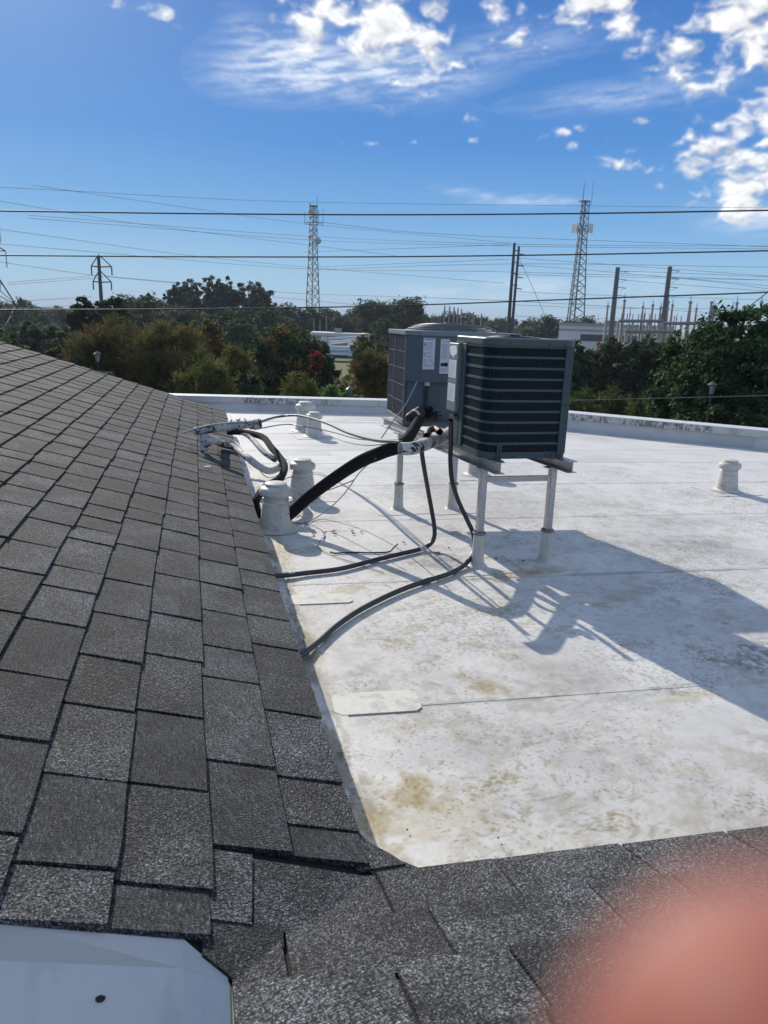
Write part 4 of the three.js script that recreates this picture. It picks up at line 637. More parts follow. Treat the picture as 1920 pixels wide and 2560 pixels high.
{
  const B = { style: 'spray', stems: 4, group: 'bamboo-like shrubs beyond the roof edge', low: .02, leaf: .085 };
  plant('feathery_shrub', 'tall brown feathery shrub behind the grey shingled slope', 'shrub', 285, 798, 215, 34, PAL.bamboo, { ...B, clumps: 520, per: 60 });
  plant('feathery_shrub', 'olive brown feathery shrub between the brown and the yellow-green ones', 'shrub', 408, 812, 190, 33, [...PAL.olive, ...PAL.bamboo], { ...B, clumps: 480, per: 60 });
  plant('feathery_shrub', 'rounded yellow-green feathery shrub above the end of the shingled slope', 'shrub', 505, 884, 165, 29, PAL.yellow, { ...B, clumps: 380, per: 60, leaf: .075 });
  plant('feathery_shrub', 'low yellow-green feathery shrub right behind the far parapet', 'shrub', 747, 934, 135, 25, PAL.yellow, { ...B, clumps: 330, per: 60, leaf: .065 });
  plant('feathery_shrub', 'rusty brown feathery shrub beside the mesh of the grey unit', 'shrub', 930, 872, 120, 30, PAL.bamboo, { ...B, clumps: 380, per: 60, leaf: .08 });
  plant('feathery_shrub', 'olive shrub between the yellow-green shrub and the round tree', 'shrub', 600, 868, 100, 38, PAL.olive, { ...B, clumps: 220, per: 40 });
  plant('small_tree', 'round dark tree with yellowing top behind the low feathery shrub', 'tree', 705, 800, 190, 42, [...PAL.autumn, ...PAL.dark], { low: .03, clumps: 420, per: 60, leaf: .10, stems: 2 });
  plant('small_tree', 'smaller dark green tree beside the red-leaved bush', 'tree', 800, 838, 95, 46, [...PAL.mid, ...PAL.dark], { low: .03, clumps: 220, per: 50 });
  plant('red_bush', 'small bush with bright red leaves in front of dark trees', 'bush', 790, 868, 30, 38.5, PAL.red, { low: .70, clumps: 26, per: 34, leaf: .07, lobes: 3, cr: .16 });
  plant('small_tree', 'yellow-orange autumn tree behind the feathery shrubs', 'tree', 528, 792, 78, 48, PAL.orange, { low: .05, clumps: 200, per: 46, leaf: .11 });
  plant('small_tree', 'grey-green tree behind the olive brown shrub', 'tree', 448, 796, 110, 56, PAL.grey, { low: .05, clumps: 230, per: 46 });
  plant('small_tree', 'grey-green tree beside the mesh-sided unit and rusty shrub', 'tree', 928, 822, 105, 47, [...PAL.grey, ...PAL.olive], { low: .05, clumps: 260, per: 46, leaf: .10 });
  plant('clipped_tree', 'dense upright dark tree left of the power pole', 'tree', 211, 733, 84, 62, PAL.dark, { low: .08, clumps: 240, per: 60, leaf: .14, group: 'dense dark upright trees' });
  plant('clipped_tree', 'dense dark tree standing in front of the power pole', 'tree', 286, 726, 84, 64, PAL.dark, { low: .08, clumps: 240, per: 60, leaf: .14, group: 'dense dark upright trees' });
  plant('small_tree', 'pale grey-green tree beside the lattice pylon', 'tree', 95, 790, 130, 58, PAL.grey, { low: .0, clumps: 230, per: 46 });
  plant('small_tree', 'dull green tree between the pylon and the dense dark trees', 'tree', 165, 812, 90, 50, [...PAL.mid, ...PAL.grey], { low: 0, clumps: 200, per: 46 });
  for (const [px, top, w, D] of [[30, 842, 110, 36], [110, 862, 120, 34], [190, 892, 110, 32], [255, 920, 100, 30]]) plant('leafy_bush', 'green leafy bush showing over the far rake of the shingles', 'bush', px, top, w, D, PAL.mid, { low: 0, clumps: 150, per: 46, leaf: .1, group: 'leafy bushes over the rake' });
  plant('vine', 'bright green leafy vine beside the lantern post behind the parapet', 'vine', 846, 962, 64, 24, PAL.vivid, { low: .3, clumps: 60, per: 40, leaf: .085 });
  plant('leafy_bush', 'olive ground bush under the lantern behind the parapet', 'bush', 880, 985, 150, 23.5, [...PAL.olive, ...PAL.mid], { low: 0, clumps: 130, per: 40, leaf: .08 });
  plant('leafy_bush', 'dark bush in shade below the yellow-green feathery shrub', 'bush', 610, 930, 150, 30, [...PAL.dark, ...PAL.mid], { low: 0, clumps: 160, per: 46, leaf: .1 });
  plant('leafy_bush', 'dry brown bush on the grass between the round tree and the grey unit', 'bush', 868, 930, 80, 34, [...PAL.bamboo, ...PAL.olive], { low: 0, clumps: 90, per: 40, leaf: .08 });
  for (const [px, top, w, D, p] of [[1455, 848, 105, 46, 0], [1530, 838, 120, 48, 1], [1612, 838, 125, 47, 0], [1690, 852, 110, 46, 0], [1400, 862, 100, 50, 0], [1310, 872, 110, 50, 0], [1200, 876, 120, 49, 1], [1090, 874, 110, 50, 0]]) plant('hedge_tree', 'dark green tree of the hedge between the dark green unit and the glossy tree', 'tree', px, top, w, D, p ? [...PAL.dark, ...PAL.autumn] : [...PAL.dark, ...PAL.mid], { low: 0, clumps: 300, per: 52, leaf: .11, group: 'hedge trees in front of the substation', stems: 2 });
  for (const [px, top, w, D] of [[1465, 985, 95, 28], [1550, 980, 120, 28.5], [1640, 988, 120, 27.5]]) plant('feathery_shrub', 'low green and brown shrub behind the right parapet under the hedge', 'shrub', px, top, w, D, [...PAL.yellow, ...PAL.mid], { style: 'spray', stems: 3, low: 0, clumps: 190, per: 42, leaf: .10, group: 'low shrubs behind the right parapet' });
  // big glossy tree on the right
  {
    const D = 25, foot = atD(1900, horizonY(1900), D), t = thing('broadleaf_tree', 'large glossy dark green broadleaf tree rising behind the right parapet', 'tree', [foot.x, GROUND, foot.z]);
    const h = atD(1905, 772, D).y - GROUND; part('trunk', trunkGeo(71, h * .8, .2, 2.6, 9), bark, t);
    const lobes = [{ c: [0, h * .50, 0], r: [2.75, h * .50, 2.75] }], r = rng(12); for (let i = 0; i < 46; i++) { const a = r() * 6.28, e = r(), q = 1.0; const rad = .55 + r() * .5, yy = h * (.08 + .88 * e), wid = 2.75 * Math.sqrt(Math.max(.05, 1 - Math.pow((e - .4) / .62, 2))); lobes.push({ c: [Math.cos(a) * wid * .9, yy, Math.sin(a) * wid * .9], r: [rad, rad * .75, rad] }); }
    part('foliage', crownGeo(99, lobes, 2300, 60, .22, .072, PAL.glossy), leafMat, t);
  }
  // far treeline: five crowns, copied
  const far = (label, cat, seed, h, w, pal, style, lobeSet, n, per) => { const t = thing(cat === 'c' ? 'moss_hung_tree' : 'far_tree', label, 'tree', [0, GROUND, 0], 0, cat === 'c' ? 'moss-hung trees of the tall grove' : 'trees of the far treeline'); part('trunk', trunkGeo(seed, h * .9, .28, w * .5, 6), barkGrey, t); part('foliage', crownGeo(seed, lobeSet, n, per, cat === 'c' ? w * .06 : w * .085, cat === 'c' ? .24 : .30, pal, style), leafMat, t); t.userData.h = h; return t; };
  const lob = (seed, h, w, n, low = .2) => { const r = rng(seed), l = [{ c: [0, h * .55, 0], r: [w * .3, h * .4, w * .3] }]; for (let i = 0; i < n; i++) { const a = r() * 6.28, y = mix(low, .9, r()), q = (.18 + .22 * r()) * (1.15 - y * .6); l.push({ c: [Math.cos(a) * w * q, h * y, Math.sin(a) * w * q], r: [w * (.12 + .1 * r()), h * (.06 + .06 * r()), w * (.12 + .1 * r())] }); } return l; };
  const LF = 'dark tree of the distant treeline behind the power lines', LC = 'tall thin-crowned tree hung with moss in the grove right of the power pole';
  const protoF = [1, 2, 3].map((s) => far(LF, 'f', 300 + s, 12, 12, s === 2 ? PAL.grey : s === 3 ? PAL.cypress : [...PAL.mid, ...PAL.dark], 'leaf', lob(40 + s, 12, 12, 12, .1), 130, 40));
  const protoC = [1, 2].map((s) => far(LC, 'c', 320 + s, 14, 7, PAL.cypress, 'moss', [{ c: [0, 8.2, 0], r: [1.5, 5.2, 1.5] }, ...lob(60 + s, 14, 7, 22, .3).slice(1).map((l) => ({ c: [l.c[0], Math.min(l.c[1], 12.2), l.c[2]], r: [l.r[0] * 1.1, l.r[1] * 1.15, l.r[2] * 1.1] }))], 150, 52));
  const R = rng(321), usedF = new Set(); let first = [true, true, true], firstC = [true, true];
  const put = (proto, flags, i, px, top, D, wide = 1) => { const foot = atD(px, horizonY(px), D), h = atD(px, top, D).y - GROUND, s = h / proto[i].userData.h / 1.0; let o; if (flags[i]) { flags[i] = false; o = proto[i]; } else o = copyOf(proto[i], null); o.position.set(foot.x, GROUND, foot.z); o.rotation.y = R() * 6; o.scale.set(s * wide, s, s * wide); };
  for (const [px, top, D] of [[440, 700, 140], [466, 692, 145], [494, 698, 138], [522, 686, 142], [552, 684, 146], [580, 702, 140], [608, 700, 150], [632, 705, 138], [650, 700, 144], [672, 718, 140]]) put(protoC, firstC, Math.floor(R() * 2), px, top, D);
  const fl = [[20, 738, 130], [55, 742, 150], [90, 762, 190], [130, 764, 220], [170, 768, 180], [235, 765, 160], [340, 735, 125], [372, 730, 120], [405, 742, 130], [425, 760, 110], [470, 765, 105], [520, 762, 110], [570, 768, 100], [620, 766, 110], [660, 768, 105], [705, 752, 160], [740, 756, 150], [775, 764, 160], [815, 765, 165], [850, 764, 170], [890, 764, 160], [925, 746, 150], [955, 738, 155], [982, 726, 150], [1005, 738, 150], [1030, 752, 155], [1065, 772, 190], [1100, 778, 210], [1135, 776, 200], [1170, 778, 200], [1205, 780, 210], [1240, 782, 190], [1275, 790, 210], [1318, 792, 190], [1360, 788, 180], [1392, 786, 180], [1425, 798, 190], [1455, 786, 190], [1485, 794, 190], [600, 790, 95], [700, 780, 130], [860, 785, 140], [960, 790, 135], [1060, 792, 160], [300, 770, 110], [-20, 750, 140], [1180, 795, 170], [1300, 806, 160], [-30, 800, 80], [60, 795, 90], [1530, 808, 240], [1600, 812, 250], [-110, 752, 140], [-200, 756, 150], [-300, 750, 140], [-420, 752, 150], [-560, 748, 140], [2020, 815, 150], [2120, 822, 140], [2240, 820, 150], [2380, 826, 140]];
  fl.forEach(([px, top, D]) => put(protoF, first, Math.floor(R() * 3), px, top, D, 1 + R() * .25));
}

// ------------------------------------------------------------------ towers, poles, substation, wires
const darkSteel = std([.13, .13, .13], .6, .2), steel = std([.20, .215, .225], .55, .3), steelPole = std([.24, .24, .235], .6, .25), wood = std([.10, .085, .07], .9), darkPole = std([.055, .06, .075], .6), concrete = std([.42, .37, .34], .85);
function lattice(parent, h, w0, w1, n, r, taperEnd = 1) {
  const wAt = (y) => mix(w0, w1, Math.min(1, y / (h * taperEnd))), corner = (k, y) => { const a = k * 2 * Math.PI / 3 + .5, q = wAt(y) / 1.73; return V(Math.cos(a) * q, y, Math.sin(a) * q); };
  for (let k = 0; k < 3; k++) { const l = []; for (let i = 0; i < 4; i++) l.push(bar(corner(k, h * i / 4), corner(k, h * (i + 1) / 4), r * (1.3 - i * .15), 6)); part('leg', join(l), steel, parent); }
  const br = []; let y = 0; for (let i = 0; i < n; i++) { const dy = h / n * mix(1.3, .7, i / (n - 1)), y2 = Math.min(h, y + dy); for (let k = 0; k < 3; k++) { br.push(bar(corner(k, y), corner((k + 1) % 3, y2), r * .55, 4), bar(corner((k + 1) % 3, y), corner(k, y2), r * .55, 4)); if (i % 2 === 0) br.push(bar(corner(k, y2), corner((k + 1) % 3, y2), r * .5, 4)); } y = y2; }
  part('bracing', join(br), steel, parent); return wAt;
}
{
  const D1 = 250, p1 = atD(781, horizonY(781), D1), y1 = (py) => atD(781, py, D1).y - GROUND, h1 = y1(514);
  const t1 = thing('radio_tower', 'slender lattice radio tower with round dish antennas', 'tower', [p1.x, GROUND, p1.z], .15, 'lattice radio towers'); lattice(t1, h1, 5.2, 2.2, 17, .16, .8);
  const dish = (x, y, r, z, turn) => { const g = new THREE.SphereGeometry(r, 20, 10, 0, Math.PI * 2, 0, 1.1); g.scale(1, .45, 1); g.rotateX(Math.PI / 2); g.rotateY(turn); g.translate(x, y, z); part('dish', join([g, (() => { const q = new THREE.CylinderGeometry(r * .9, r * .9, .35, 20); q.rotateX(Math.PI / 2); q.rotateY(turn); q.translate(x, y, z); return q; })()]), std([.42, .43, .42], .6), t1); };
  dish(-.6, y1(531), 1.15, 1.6, .1); dish(-1.0, y1(594), .75, 1.8, .6); dish(1.4, y1(603), 1.15, 1.9, -.3);
  part('antenna_arm', join([bar(V(-2.7, y1(557), .6), V(3, y1(557), .6), .1, 5), bar(V(-2.7, y1(562), .6), V(3, y1(562), .6), .08, 5)]), steel, t1);
  for (const [x, a, b] of [[-2.7, 530, 563], [1.6, 525, 560], [3, 522, 566]]) part('whip_antenna', bar(V(x, y1(b), .6), V(x, y1(a), .6), .08, 5), steel, t1);
  part('whip_antenna', bar(V(1.1, h1, .2), V(1.15, y1(490), .2), .07, 5), steel, t1); part('whip_antenna', bar(V(-1.1, h1 - 1, .2), V(-1.1, y1(507), .2), .12, 5), steel, t1); part('top_platform', box(-1.3, 1.3, h1 - .2, h1, -1.1, 1.1), steel, t1);
  const D2 = 215, p2 = atD(1432, horizonY(1432), D2), y2 = (py) => atD(1445, py, D2).y - GROUND, h2 = y2(502);
  const t2 = thing('radio_tower', 'lattice radio tower with panel antennas and three tall whips', 'tower', [p2.x, GROUND, p2.z], .4, 'lattice radio towers'); lattice(t2, h2, 5.8, 2.1, 19, .15, .85);
  for (let k = 0; k < 3; k++) { const a = k * 2.09 + 1.1, x = Math.cos(a) * 2.2, z = Math.sin(a) * 2.2, f = part('antenna_frame', join([bar(V(0, y2(573), 0), V(x, y2(573), z), .09, 5), bar(V(x + Math.sin(a) * 1.0, y2(573), z - Math.cos(a) * 1.0), V(x - Math.sin(a) * 1.0, y2(573), z + Math.cos(a) * 1.0), .08, 5)]), steel, t2); for (const s of [-.95, 0, .95]) part('panel_antenna', (() => { const g = new RoundedBoxGeometry(.38, 2.3, .25, 2, .06); g.rotateY(-a + Math.PI / 2); g.translate(x * 1.08 - Math.sin(a) * s, y2(572), z * 1.08 + Math.cos(a) * s); return g; })(), std([.62, .62, .60], .6), f); }
  for (const [x, z, top] of [[-1, .4, 456], [-.1, -.6, 456], [1.9, .3, 452]]) part('whip_antenna', bar(V(x, h2 - 1, z), V(x * 1.02, y2(top), z), .075, 5, .04), steel, t2);
  part('top_platform', box(-1.2, 1.2, h2 - .2, h2, -1.0, 1.0), steel, t2); part('cable_ladder', bar(V(.1, 0, .1), V(.1, h2, .1), .22, 5), steel, t2);
  // left transmission pylon, only half inside the photograph
  const D3 = 110, p3 = atD(-42, horizonY(-42), D3), y3 = (py) => atD(0, py, D3).y - GROUND, h3 = y3(478); const t3 = thing('lattice_pylon', 'dark steel lattice transmission pylon with side arms at the picture border', 'pylon', [p3.x, GROUND, p3.z], .1);
  const W = (y) => y < y3(664) ? mix(5.6, 1.0, y / y3(664)) : .95, cn = (k, y) => V((k & 1 ? 1 : -1) * W(y), y, (k & 2 ? 1 : -1) * W(y));
  const ys = [0, y3(880), y3(815), y3(760), y3(705), y3(664), y3(632), y3(600), y3(565), y3(530), h3]; for (let k = 0; k < 4; k++) { const l = []; for (let i = 0; i < ys.length - 1; i++) l.push(bar(cn(k, ys[i]), cn(k, ys[i + 1]), .09, 5)); part('leg', join(l), darkPole, t3); }
  const br = []; for (let i = 0; i < ys.length - 1; i++) for (const [a, b] of [[0, 1], [1, 3], [3, 2], [2, 0]]) br.push(bar(cn(a, ys[i]), cn(b, ys[i + 1]), .05, 4), bar(cn(b, ys[i]), cn(a, ys[i + 1]), .05, 4)); part('bracing', join(br), darkPole, t3);
  for (const [py, len] of [[500, 1.4], [566, 1.9], [628, 2.4]]) for (const s of [-1, 1]) { const y = y3(py); part('cross_arm', join([bar(V(s * .9, y + 1.3, .5), V(s * (.95 + len), y, 0), .06, 4), bar(V(s * .9, y + 1.3, -.5), V(s * (.95 + len), y, 0), .06, 4), bar(V(s * .9, y, .5), V(s * (.95 + len), y, 0), .06, 4), bar(V(s * .9, y, -.5), V(s * (.95 + len), y, 0), .06, 4)]), darkPole, t3); part('insulator', bar(V(s * (.95 + len), y, 0), V(s * (.95 + len), y - 2, 0), .07, 6), std([.55, .57, .58], .4), t3); }
  // wooden power pole with triangular arms
  const D4 = 120, p4 = atD(256, horizonY(256), D4), y4 = (py) => atD(256, py, D4).y - GROUND, t4 = thing('power_pole', 'single pole with triangular arms above the dense dark trees', 'utility pole', [p4.x, GROUND, p4.z], -.05);
  part('pole', bar(V(0, -.2, 0), V(-.1, y4(640), 0), .32, 10, .22), wood, t4); for (const [pa, w] of [[668, 2.0], [706, 1.8]]) for (const s of [-1, 1]) { const y = y4(pa); part('arm', join([bar(V(0, y, .1), V(s * w * (s > 0 ? .9 : .6), y + .1, .1), .09, 5), bar(V(0, y + 1.7, .1), V(s * w * (s > 0 ? .9 : .6), y + .1, .1), .08, 5)]), wood, t4); part('insulator', bar(V(s * w * (s > 0 ? .9 : .6), y + .05, .1), V(s * w * (s > 0 ? .9 : .6), y - 1.1, .1), .09, 6), darkPole, t4); }
  // pair of dark poles and the two tall steel poles
  for (const [px, bot, top, r, lean, lab] of [[1271, 800, 607, .24, .0, 'taller of the two close dark poles above the grey unit'], [1279, 800, 616, .20, .012, 'shorter of the two close dark poles above the grey unit']]) { const D = 115, p = atD(px, horizonY(px), D), t = thing('dark_pole', lab, 'utility pole', [p.x, GROUND, p.z], 0, 'close pair of dark poles'); const h = atD(px, top, D).y - GROUND; part('shaft', bar(V(0, -.2, 0), V(lean * h, h, 0), r * 1.3, 10, r * .8), darkPole, t); for (let k = 0; k < 4; k++) part('insulator', bar(V(lean * h, h - 1 - k * 1.6, 0), V(lean * h + .9, h - 1.1 - k * 1.6, .1), .07, 5), darkPole, t); }
  for (const [px, top, lab] of [[1528, 668, 'tall steel pole beside the white building'], [1655, 666, 'tall steel pole rising from the middle of the substation']]) { const D = 140, p = atD(px, horizonY(px), D), t = thing('steel_pole', lab, 'utility pole', [p.x, GROUND, p.z], 0, 'tall steel poles'); const h = atD(px, top, D).y - GROUND; part('shaft', bar(V(0, -.2, 0), V(0, h, 0), .52, 12, .38), darkSteel, t); for (let k = 0; k < 4; k++) part('insulator', join([bar(V(.4, h - .6 - k * 1.35, 0), V(1.7, h - .7 - k * 1.35, .2), .07, 5), bar(V(1.7, h - .7 - k * 1.35, .2), V(.6, h - 1.2 - k * 1.35, .1), .04, 4)]), std([.5, .5, .5], .5), t); }
  // substation masts
  const X = (x) => 1280 + x / 2.592, Y = (y) => 440 + y / 2.592, masts = [[620, 810, 850, .5], [724, 760, 815, .62], [768, 848, 905, .3], [846, 810, 855, .5], [864, 855, 905, .3], [908, 800, 845, .55], [960, 815, 860, .5], [1004, 785, 825, .6], [1034, 795, 845, .52], [1146, 765, 825, .75], [1190, 820, 868, .5], [1280, 815, 825, .6], [1296, 800, 855, .45], [1306, 820, 868, .45], [1420, 805, 858, .5], [1444, 775, 832, .62], [1600, 770, 825, .6], [1070, 890, 930, .3], [1545, 830, 880, .4]];
  masts.forEach(([x, sp, bt, w0]) => { const D = 142, w = w0 * .72, px = X(x) - 6, p = atD(px, horizonY(px), D), t = thing('substation_mast', 'tapered concrete mast with lightning spike in the substation', 'mast', [p.x, GROUND, p.z], .2, 'masts of the substation'), hb = atD(px, Y(bt), D).y - GROUND, hs = atD(px, Y(sp), D).y - GROUND; const g = new THREE.CylinderGeometry(w * .45, w * 1.15, hb, 4); g.rotateY(.78); g.translate(0, hb / 2, 0); part('shaft', g, concrete, t); part('spike', bar(V(0, hb, 0), V(0, hs, 0), .09, 5, .04), steel, t); part('cap', box(-w * .45, w * .45, hb, hb + .35, -w * .45, w * .45), steelPole, t); });
  const girder = (x0, x1, y, D, lab) => { const a = atD(X(x0), Y(y), D), b = atD(X(x1), Y(y), D), l = [bar(a, b, .28, 4)]; for (let i = 0; i < 8; i++) { const q = a.clone().lerp(b, (i + .5) / 8); l.push(bar(q, q.clone().add(V(0, 1.2, 0)), .08, 5), bar(q, q.clone().add(V(.3, -1.6, 0)), .06, 5)); } const legs = [a, a.clone().lerp(b, .33), a.clone().lerp(b, .66), b].map((q) => bar(q.clone().setY(GROUND), q, .22, 6)); const t = thing('substation_girder', lab, 'girder', [0, 0, 0], 0, 'girders of the substation'); part('beam', join(l), steelPole, t); legs.forEach((g) => part('leg', g, concrete, t)); };
  girder(690, 980, 940, 138, 'steel girder between the tall steel poles in the substation'); girder(980, 1345, 955, 137, 'steel girder between the middle steel pole and the glossy tree'); girder(740, 1060, 1008, 128, 'lower steel girder in front of the white building');
  const equip = (x0, x1, y0, y1, D, lab, m) => { const a = atD(X(x0), Y(y1), D), b = atD(X(x1), Y(y0), D), t = thing('transformer_box', lab, 'electrical cabinet', [(a.x + b.x) / 2, GROUND, (a.z + b.z) / 2]); const w = Math.abs(b.x - a.x), h = b.y - GROUND; part('cabinet', (() => { const g = new RoundedBoxGeometry(w, h, w * .8, 2, .08); g.translate(0, h / 2, 0); return g; })(), m, t); part('lid', box(-w * .55, w * .55, h, h + .15, -w * .45, w * .45), m, t); for (const s of [-.3, .3]) part('bushing', bar(V(s * w, h + .15, 0), V(s * w, h + 1.1, 0), .12, 8), concrete, t); };
  equip(1225, 1262, 1000, 1070, 120, 'pale electrical cabinet beside the glossy tree in the substation', std([.6, .6, .58], .6)); equip(1118, 1140, 975, 1010, 150, 'small beige electrical cabinet behind the substation masts', std([.5, .46, .4], .7)); equip(825, 842, 935, 1005, 140, 'dark green electrical cabinet beside the middle steel pole', std([.06, .09, .10], .6));
  // buildings
  const hall = (px0, px1, top, D, lab, wall, roof, wins) => { const a = atD(px0, horizonY(px0), D), b = atD(px1, horizonY(px1), D), h = atD((px0 + px1) / 2, top, D).y - GROUND, w = a.distanceTo(b), t = thing('flat_building', lab, 'building', [(a.x + b.x) / 2, GROUND, (a.z + b.z) / 2], -Math.atan2(b.z - a.z, b.x - a.x)); part('wall', box(-w / 2, w / 2, 0, h - .5, -12, 0), wall, t); part('roof_edge', box(-w / 2 - .15, w / 2 + .15, h - .5, h, -12.15, .15), roof, t); part('stripe', box(-w / 2, w / 2, h - 1.5, h - 1.1, .002, .05), roof, t); const n = wins; for (let i = 0; i < n; i++) { const x = -w / 2 + w * (i + .5) / n, win = part('window', box(x - w / n * .3, x + w / n * .3, h - 3.2, h - 2.0, .0, .03), std([.05, .06, .07], .2), t); part('sill', box(x - w / n * .32, x + w / n * .32, h - 3.3, h - 3.2, .0, .08), roof, win); } part('roof_unit', box(-w * .1, w * .02, h, h + .7, -6, -4), steelPole, t); };
  const wht = std([.66, .65, .63], .8), gry = std([.34, .34, .34], .8);
  hall(1398, 1680, 811, 150, 'long low white building behind the substation masts', wht, gry, 1);
  hall(778, 925, 833, 128, 'low grey building behind the bucket truck', std([.32, .30, .29], .85), wht, 3);
  hall(98, 190, 770, 230, 'distant white building beside the lattice pylon', wht, gry, 4);
  hall(560, 640, 858, 150, 'pale low shed seen between the shrubs', wht, gry, 3);
  // bucket truck
  { const D = 115, p = atD(858, horizonY(858), D), t = thing('bucket_truck', 'white utility truck with folded boom in front of the grey building', 'truck', [p.x, GROUND, p.z], .1); const wm = std([.75, .76, .78], .4), bl = std([.25, .42, .62], .4);
    part('body', join([box(-2.6, .8, .9, 2.2, -1.1, 1.1)]), wm, t); part('chassis', box(-2.7, 2.9, .55, .9, -.9, .9), M.black, t); const cab = part('cab', (() => { const s = new THREE.Shape(); s.moveTo(.9, .8); s.lineTo(3.0, .8); s.lineTo(3.0, 1.6); s.lineTo(2.4, 1.75); s.lineTo(2.0, 2.6); s.lineTo(.9, 2.6); s.closePath(); const g = new THREE.ExtrudeGeometry(s, { depth: 2.1, bevelEnabled: true, bevelSize: .05, bevelThickness: .05 }); g.translate(0, 0, -1.05); return g; })(), wm, t); part('window', box(1.1, 2.0, 1.75, 2.4, 1.06, 1.11), M.black, cab); part('stripe', box(-2.6, .8, 1.35, 1.6, 1.1, 1.12), bl, t);
    part('boom', join([bar(V(-2.2, 2.6, 0), V(2.9, 3.3, 0), .22, 8), bar(V(-2.2, 3.3, .3), V(2.0, 3.6, .3), .16, 8), bar(V(-2, 2.1, 0), V(-2.1, 3.3, 0), .3, 8)]), wm, t); part('bucket', box(-3.3, -2.4, 2.3, 3.5, -.4, .4), wm, t);
    for (const x of [-1.6, 2.2]) for (const z of [-.95, .95]) { const g = new THREE.CylinderGeometry(.5, .5, .3, 18); g.rotateX(Math.PI / 2); g.translate(x, .5, z); const wh = part('wheel', g, M.black, t); const r = new THREE.CylinderGeometry(.25, .25, .32, 14); r.rotateX(Math.PI / 2); r.translate(x, .5, z); part('rim', r, steel, wh); } }
  // lantern posts behind the parapet
  const lantern = (px, py, D, lab) => { const p = atD(px, py, D), sc = .62, h = (p.y - GROUND) / sc, t = thing('lantern_post', lab, 'street lamp', [p.x, GROUND, p.z], 0, 'black lantern posts'); part('post', join([bar(V(0, 0, 0), V(0, h - .55, 0), .055, 10, .04), bar(V(0, 0, 0), V(0, .5, 0), .11, 10, .07)]), M.black, t); t.scale.setScalar(sc); const head = part('lantern', join([bar(V(0, h - .55, 0), V(0, h - .48, 0), .1, 8), bar(V(0, h - .13, 0), V(0, h - .10, 0), .19, 8), ...[0, 1, 2, 3].map((k) => { const a = k * 1.571; return bar(V(.095 * Math.cos(a), h - .48, .095 * Math.sin(a)), V(.15 * Math.cos(a), h - .13, .15 * Math.sin(a)), .012, 4); })]), M.black, t); part('glass', (() => { const g = new THREE.CylinderGeometry(.135, .085, .34, 8, 1, true); g.translate(0, h - .31, 0); return g; })(), std([.24, .26, .27], .4), head); part('roof', (() => { const g = new THREE.ConeGeometry(.22, .17, 8); g.translate(0, h - .02, 0); return g; })(), std([.10, .11, .12], .5), head); };
  lantern(875, 968, 24, 'black lantern post behind the far parapet beside the vine'); lantern(1782, 956, 21.5, 'black lantern post in front of the glossy broadleaf tree'); lantern(243, 880, 26, 'black lantern post showing over the rake before the brown shrub');
  // far wooden poles in the yard behind the grey building
  for (const [px, top] of [[785, 795], [800, 800], [816, 790], [832, 794], [850, 798], [866, 795], [880, 802], [896, 780], [975, 765], [1110, 764], [1122, 766], [1133, 768], [1143, 770], [1152, 773], [1182, 780], [1202, 784]]) { const D = 148, p = atD(px, horizonY(px), D), h = atD(px, top, D).y - GROUND; single('yard_pole', bar(V(p.x, GROUND, p.z), V(p.x, GROUND + h, p.z), .17, 7, .13), std([.30, .25, .22], .9), 'plain upright pole in front of the distant treeline', 'utility pole', 'upright poles of the yard'); }
  // wires
  const wireAt = (name, lab, cat, grp, list, rad, mat) => { const pts = list.map(([x, y, D]) => atD(x, y, D)); single(name, tube(pts, rad, 5, 40, .5), mat, lab, cat, grp); };
  const cm = std([.03, .032, .036], .6), k = 1.1573, D = 20;
  wireAt('overhead_cable', 'uppermost thick dark cable across the sky', 'cable', null, [[-260, 526, D], [0, 527.5, D], [480, 534, D], [960, 537, D], [1440, 534, D], [1920, 526, D], [2150, 521, D]], .019, cm);
  wireAt('overhead_cable', 'middle thick dark cable across the sky', 'cable', null, [[-260, 637, D], [0, 638.5, D], [480, 642, D], [960, 642, D], [1440, 636.5, D], [1920, 627, D], [2150, 621, D]], .018, cm);
  wireAt('overhead_cable', 'lowest thick dark cable passing just above the treeline', 'cable', null, [[-260, 778, D], [0, 775, D], [480, 772.5, D], [960, 765, D], [1440, 748, D], [1920, 731, D], [2150, 720, D]], .018, cm);
  wireAt('overhead_cable', 'thin cable crossing low in front of the glossy tree', 'cable', null, [[1300, 1004, 19], [1440, 1001, 19], [1680, 995, 19], [1920, 989, 19], [2100, 983, 19]], .010, std([.12, .13, .13], .6));
  wireAt('guy_wire', 'slanting guy wire beside the glossy tree top', 'cable', null, [[1855, 780, 60], [1920, 730, 60], [1990, 676, 60]], .035, cm);
  wireAt('guy_wire', 'slanting guy wire beside the close pair of dark poles', 'cable', null, [[1295, 640, 115], [1330, 715, 115], [1362, 788, 115]], .03, cm);
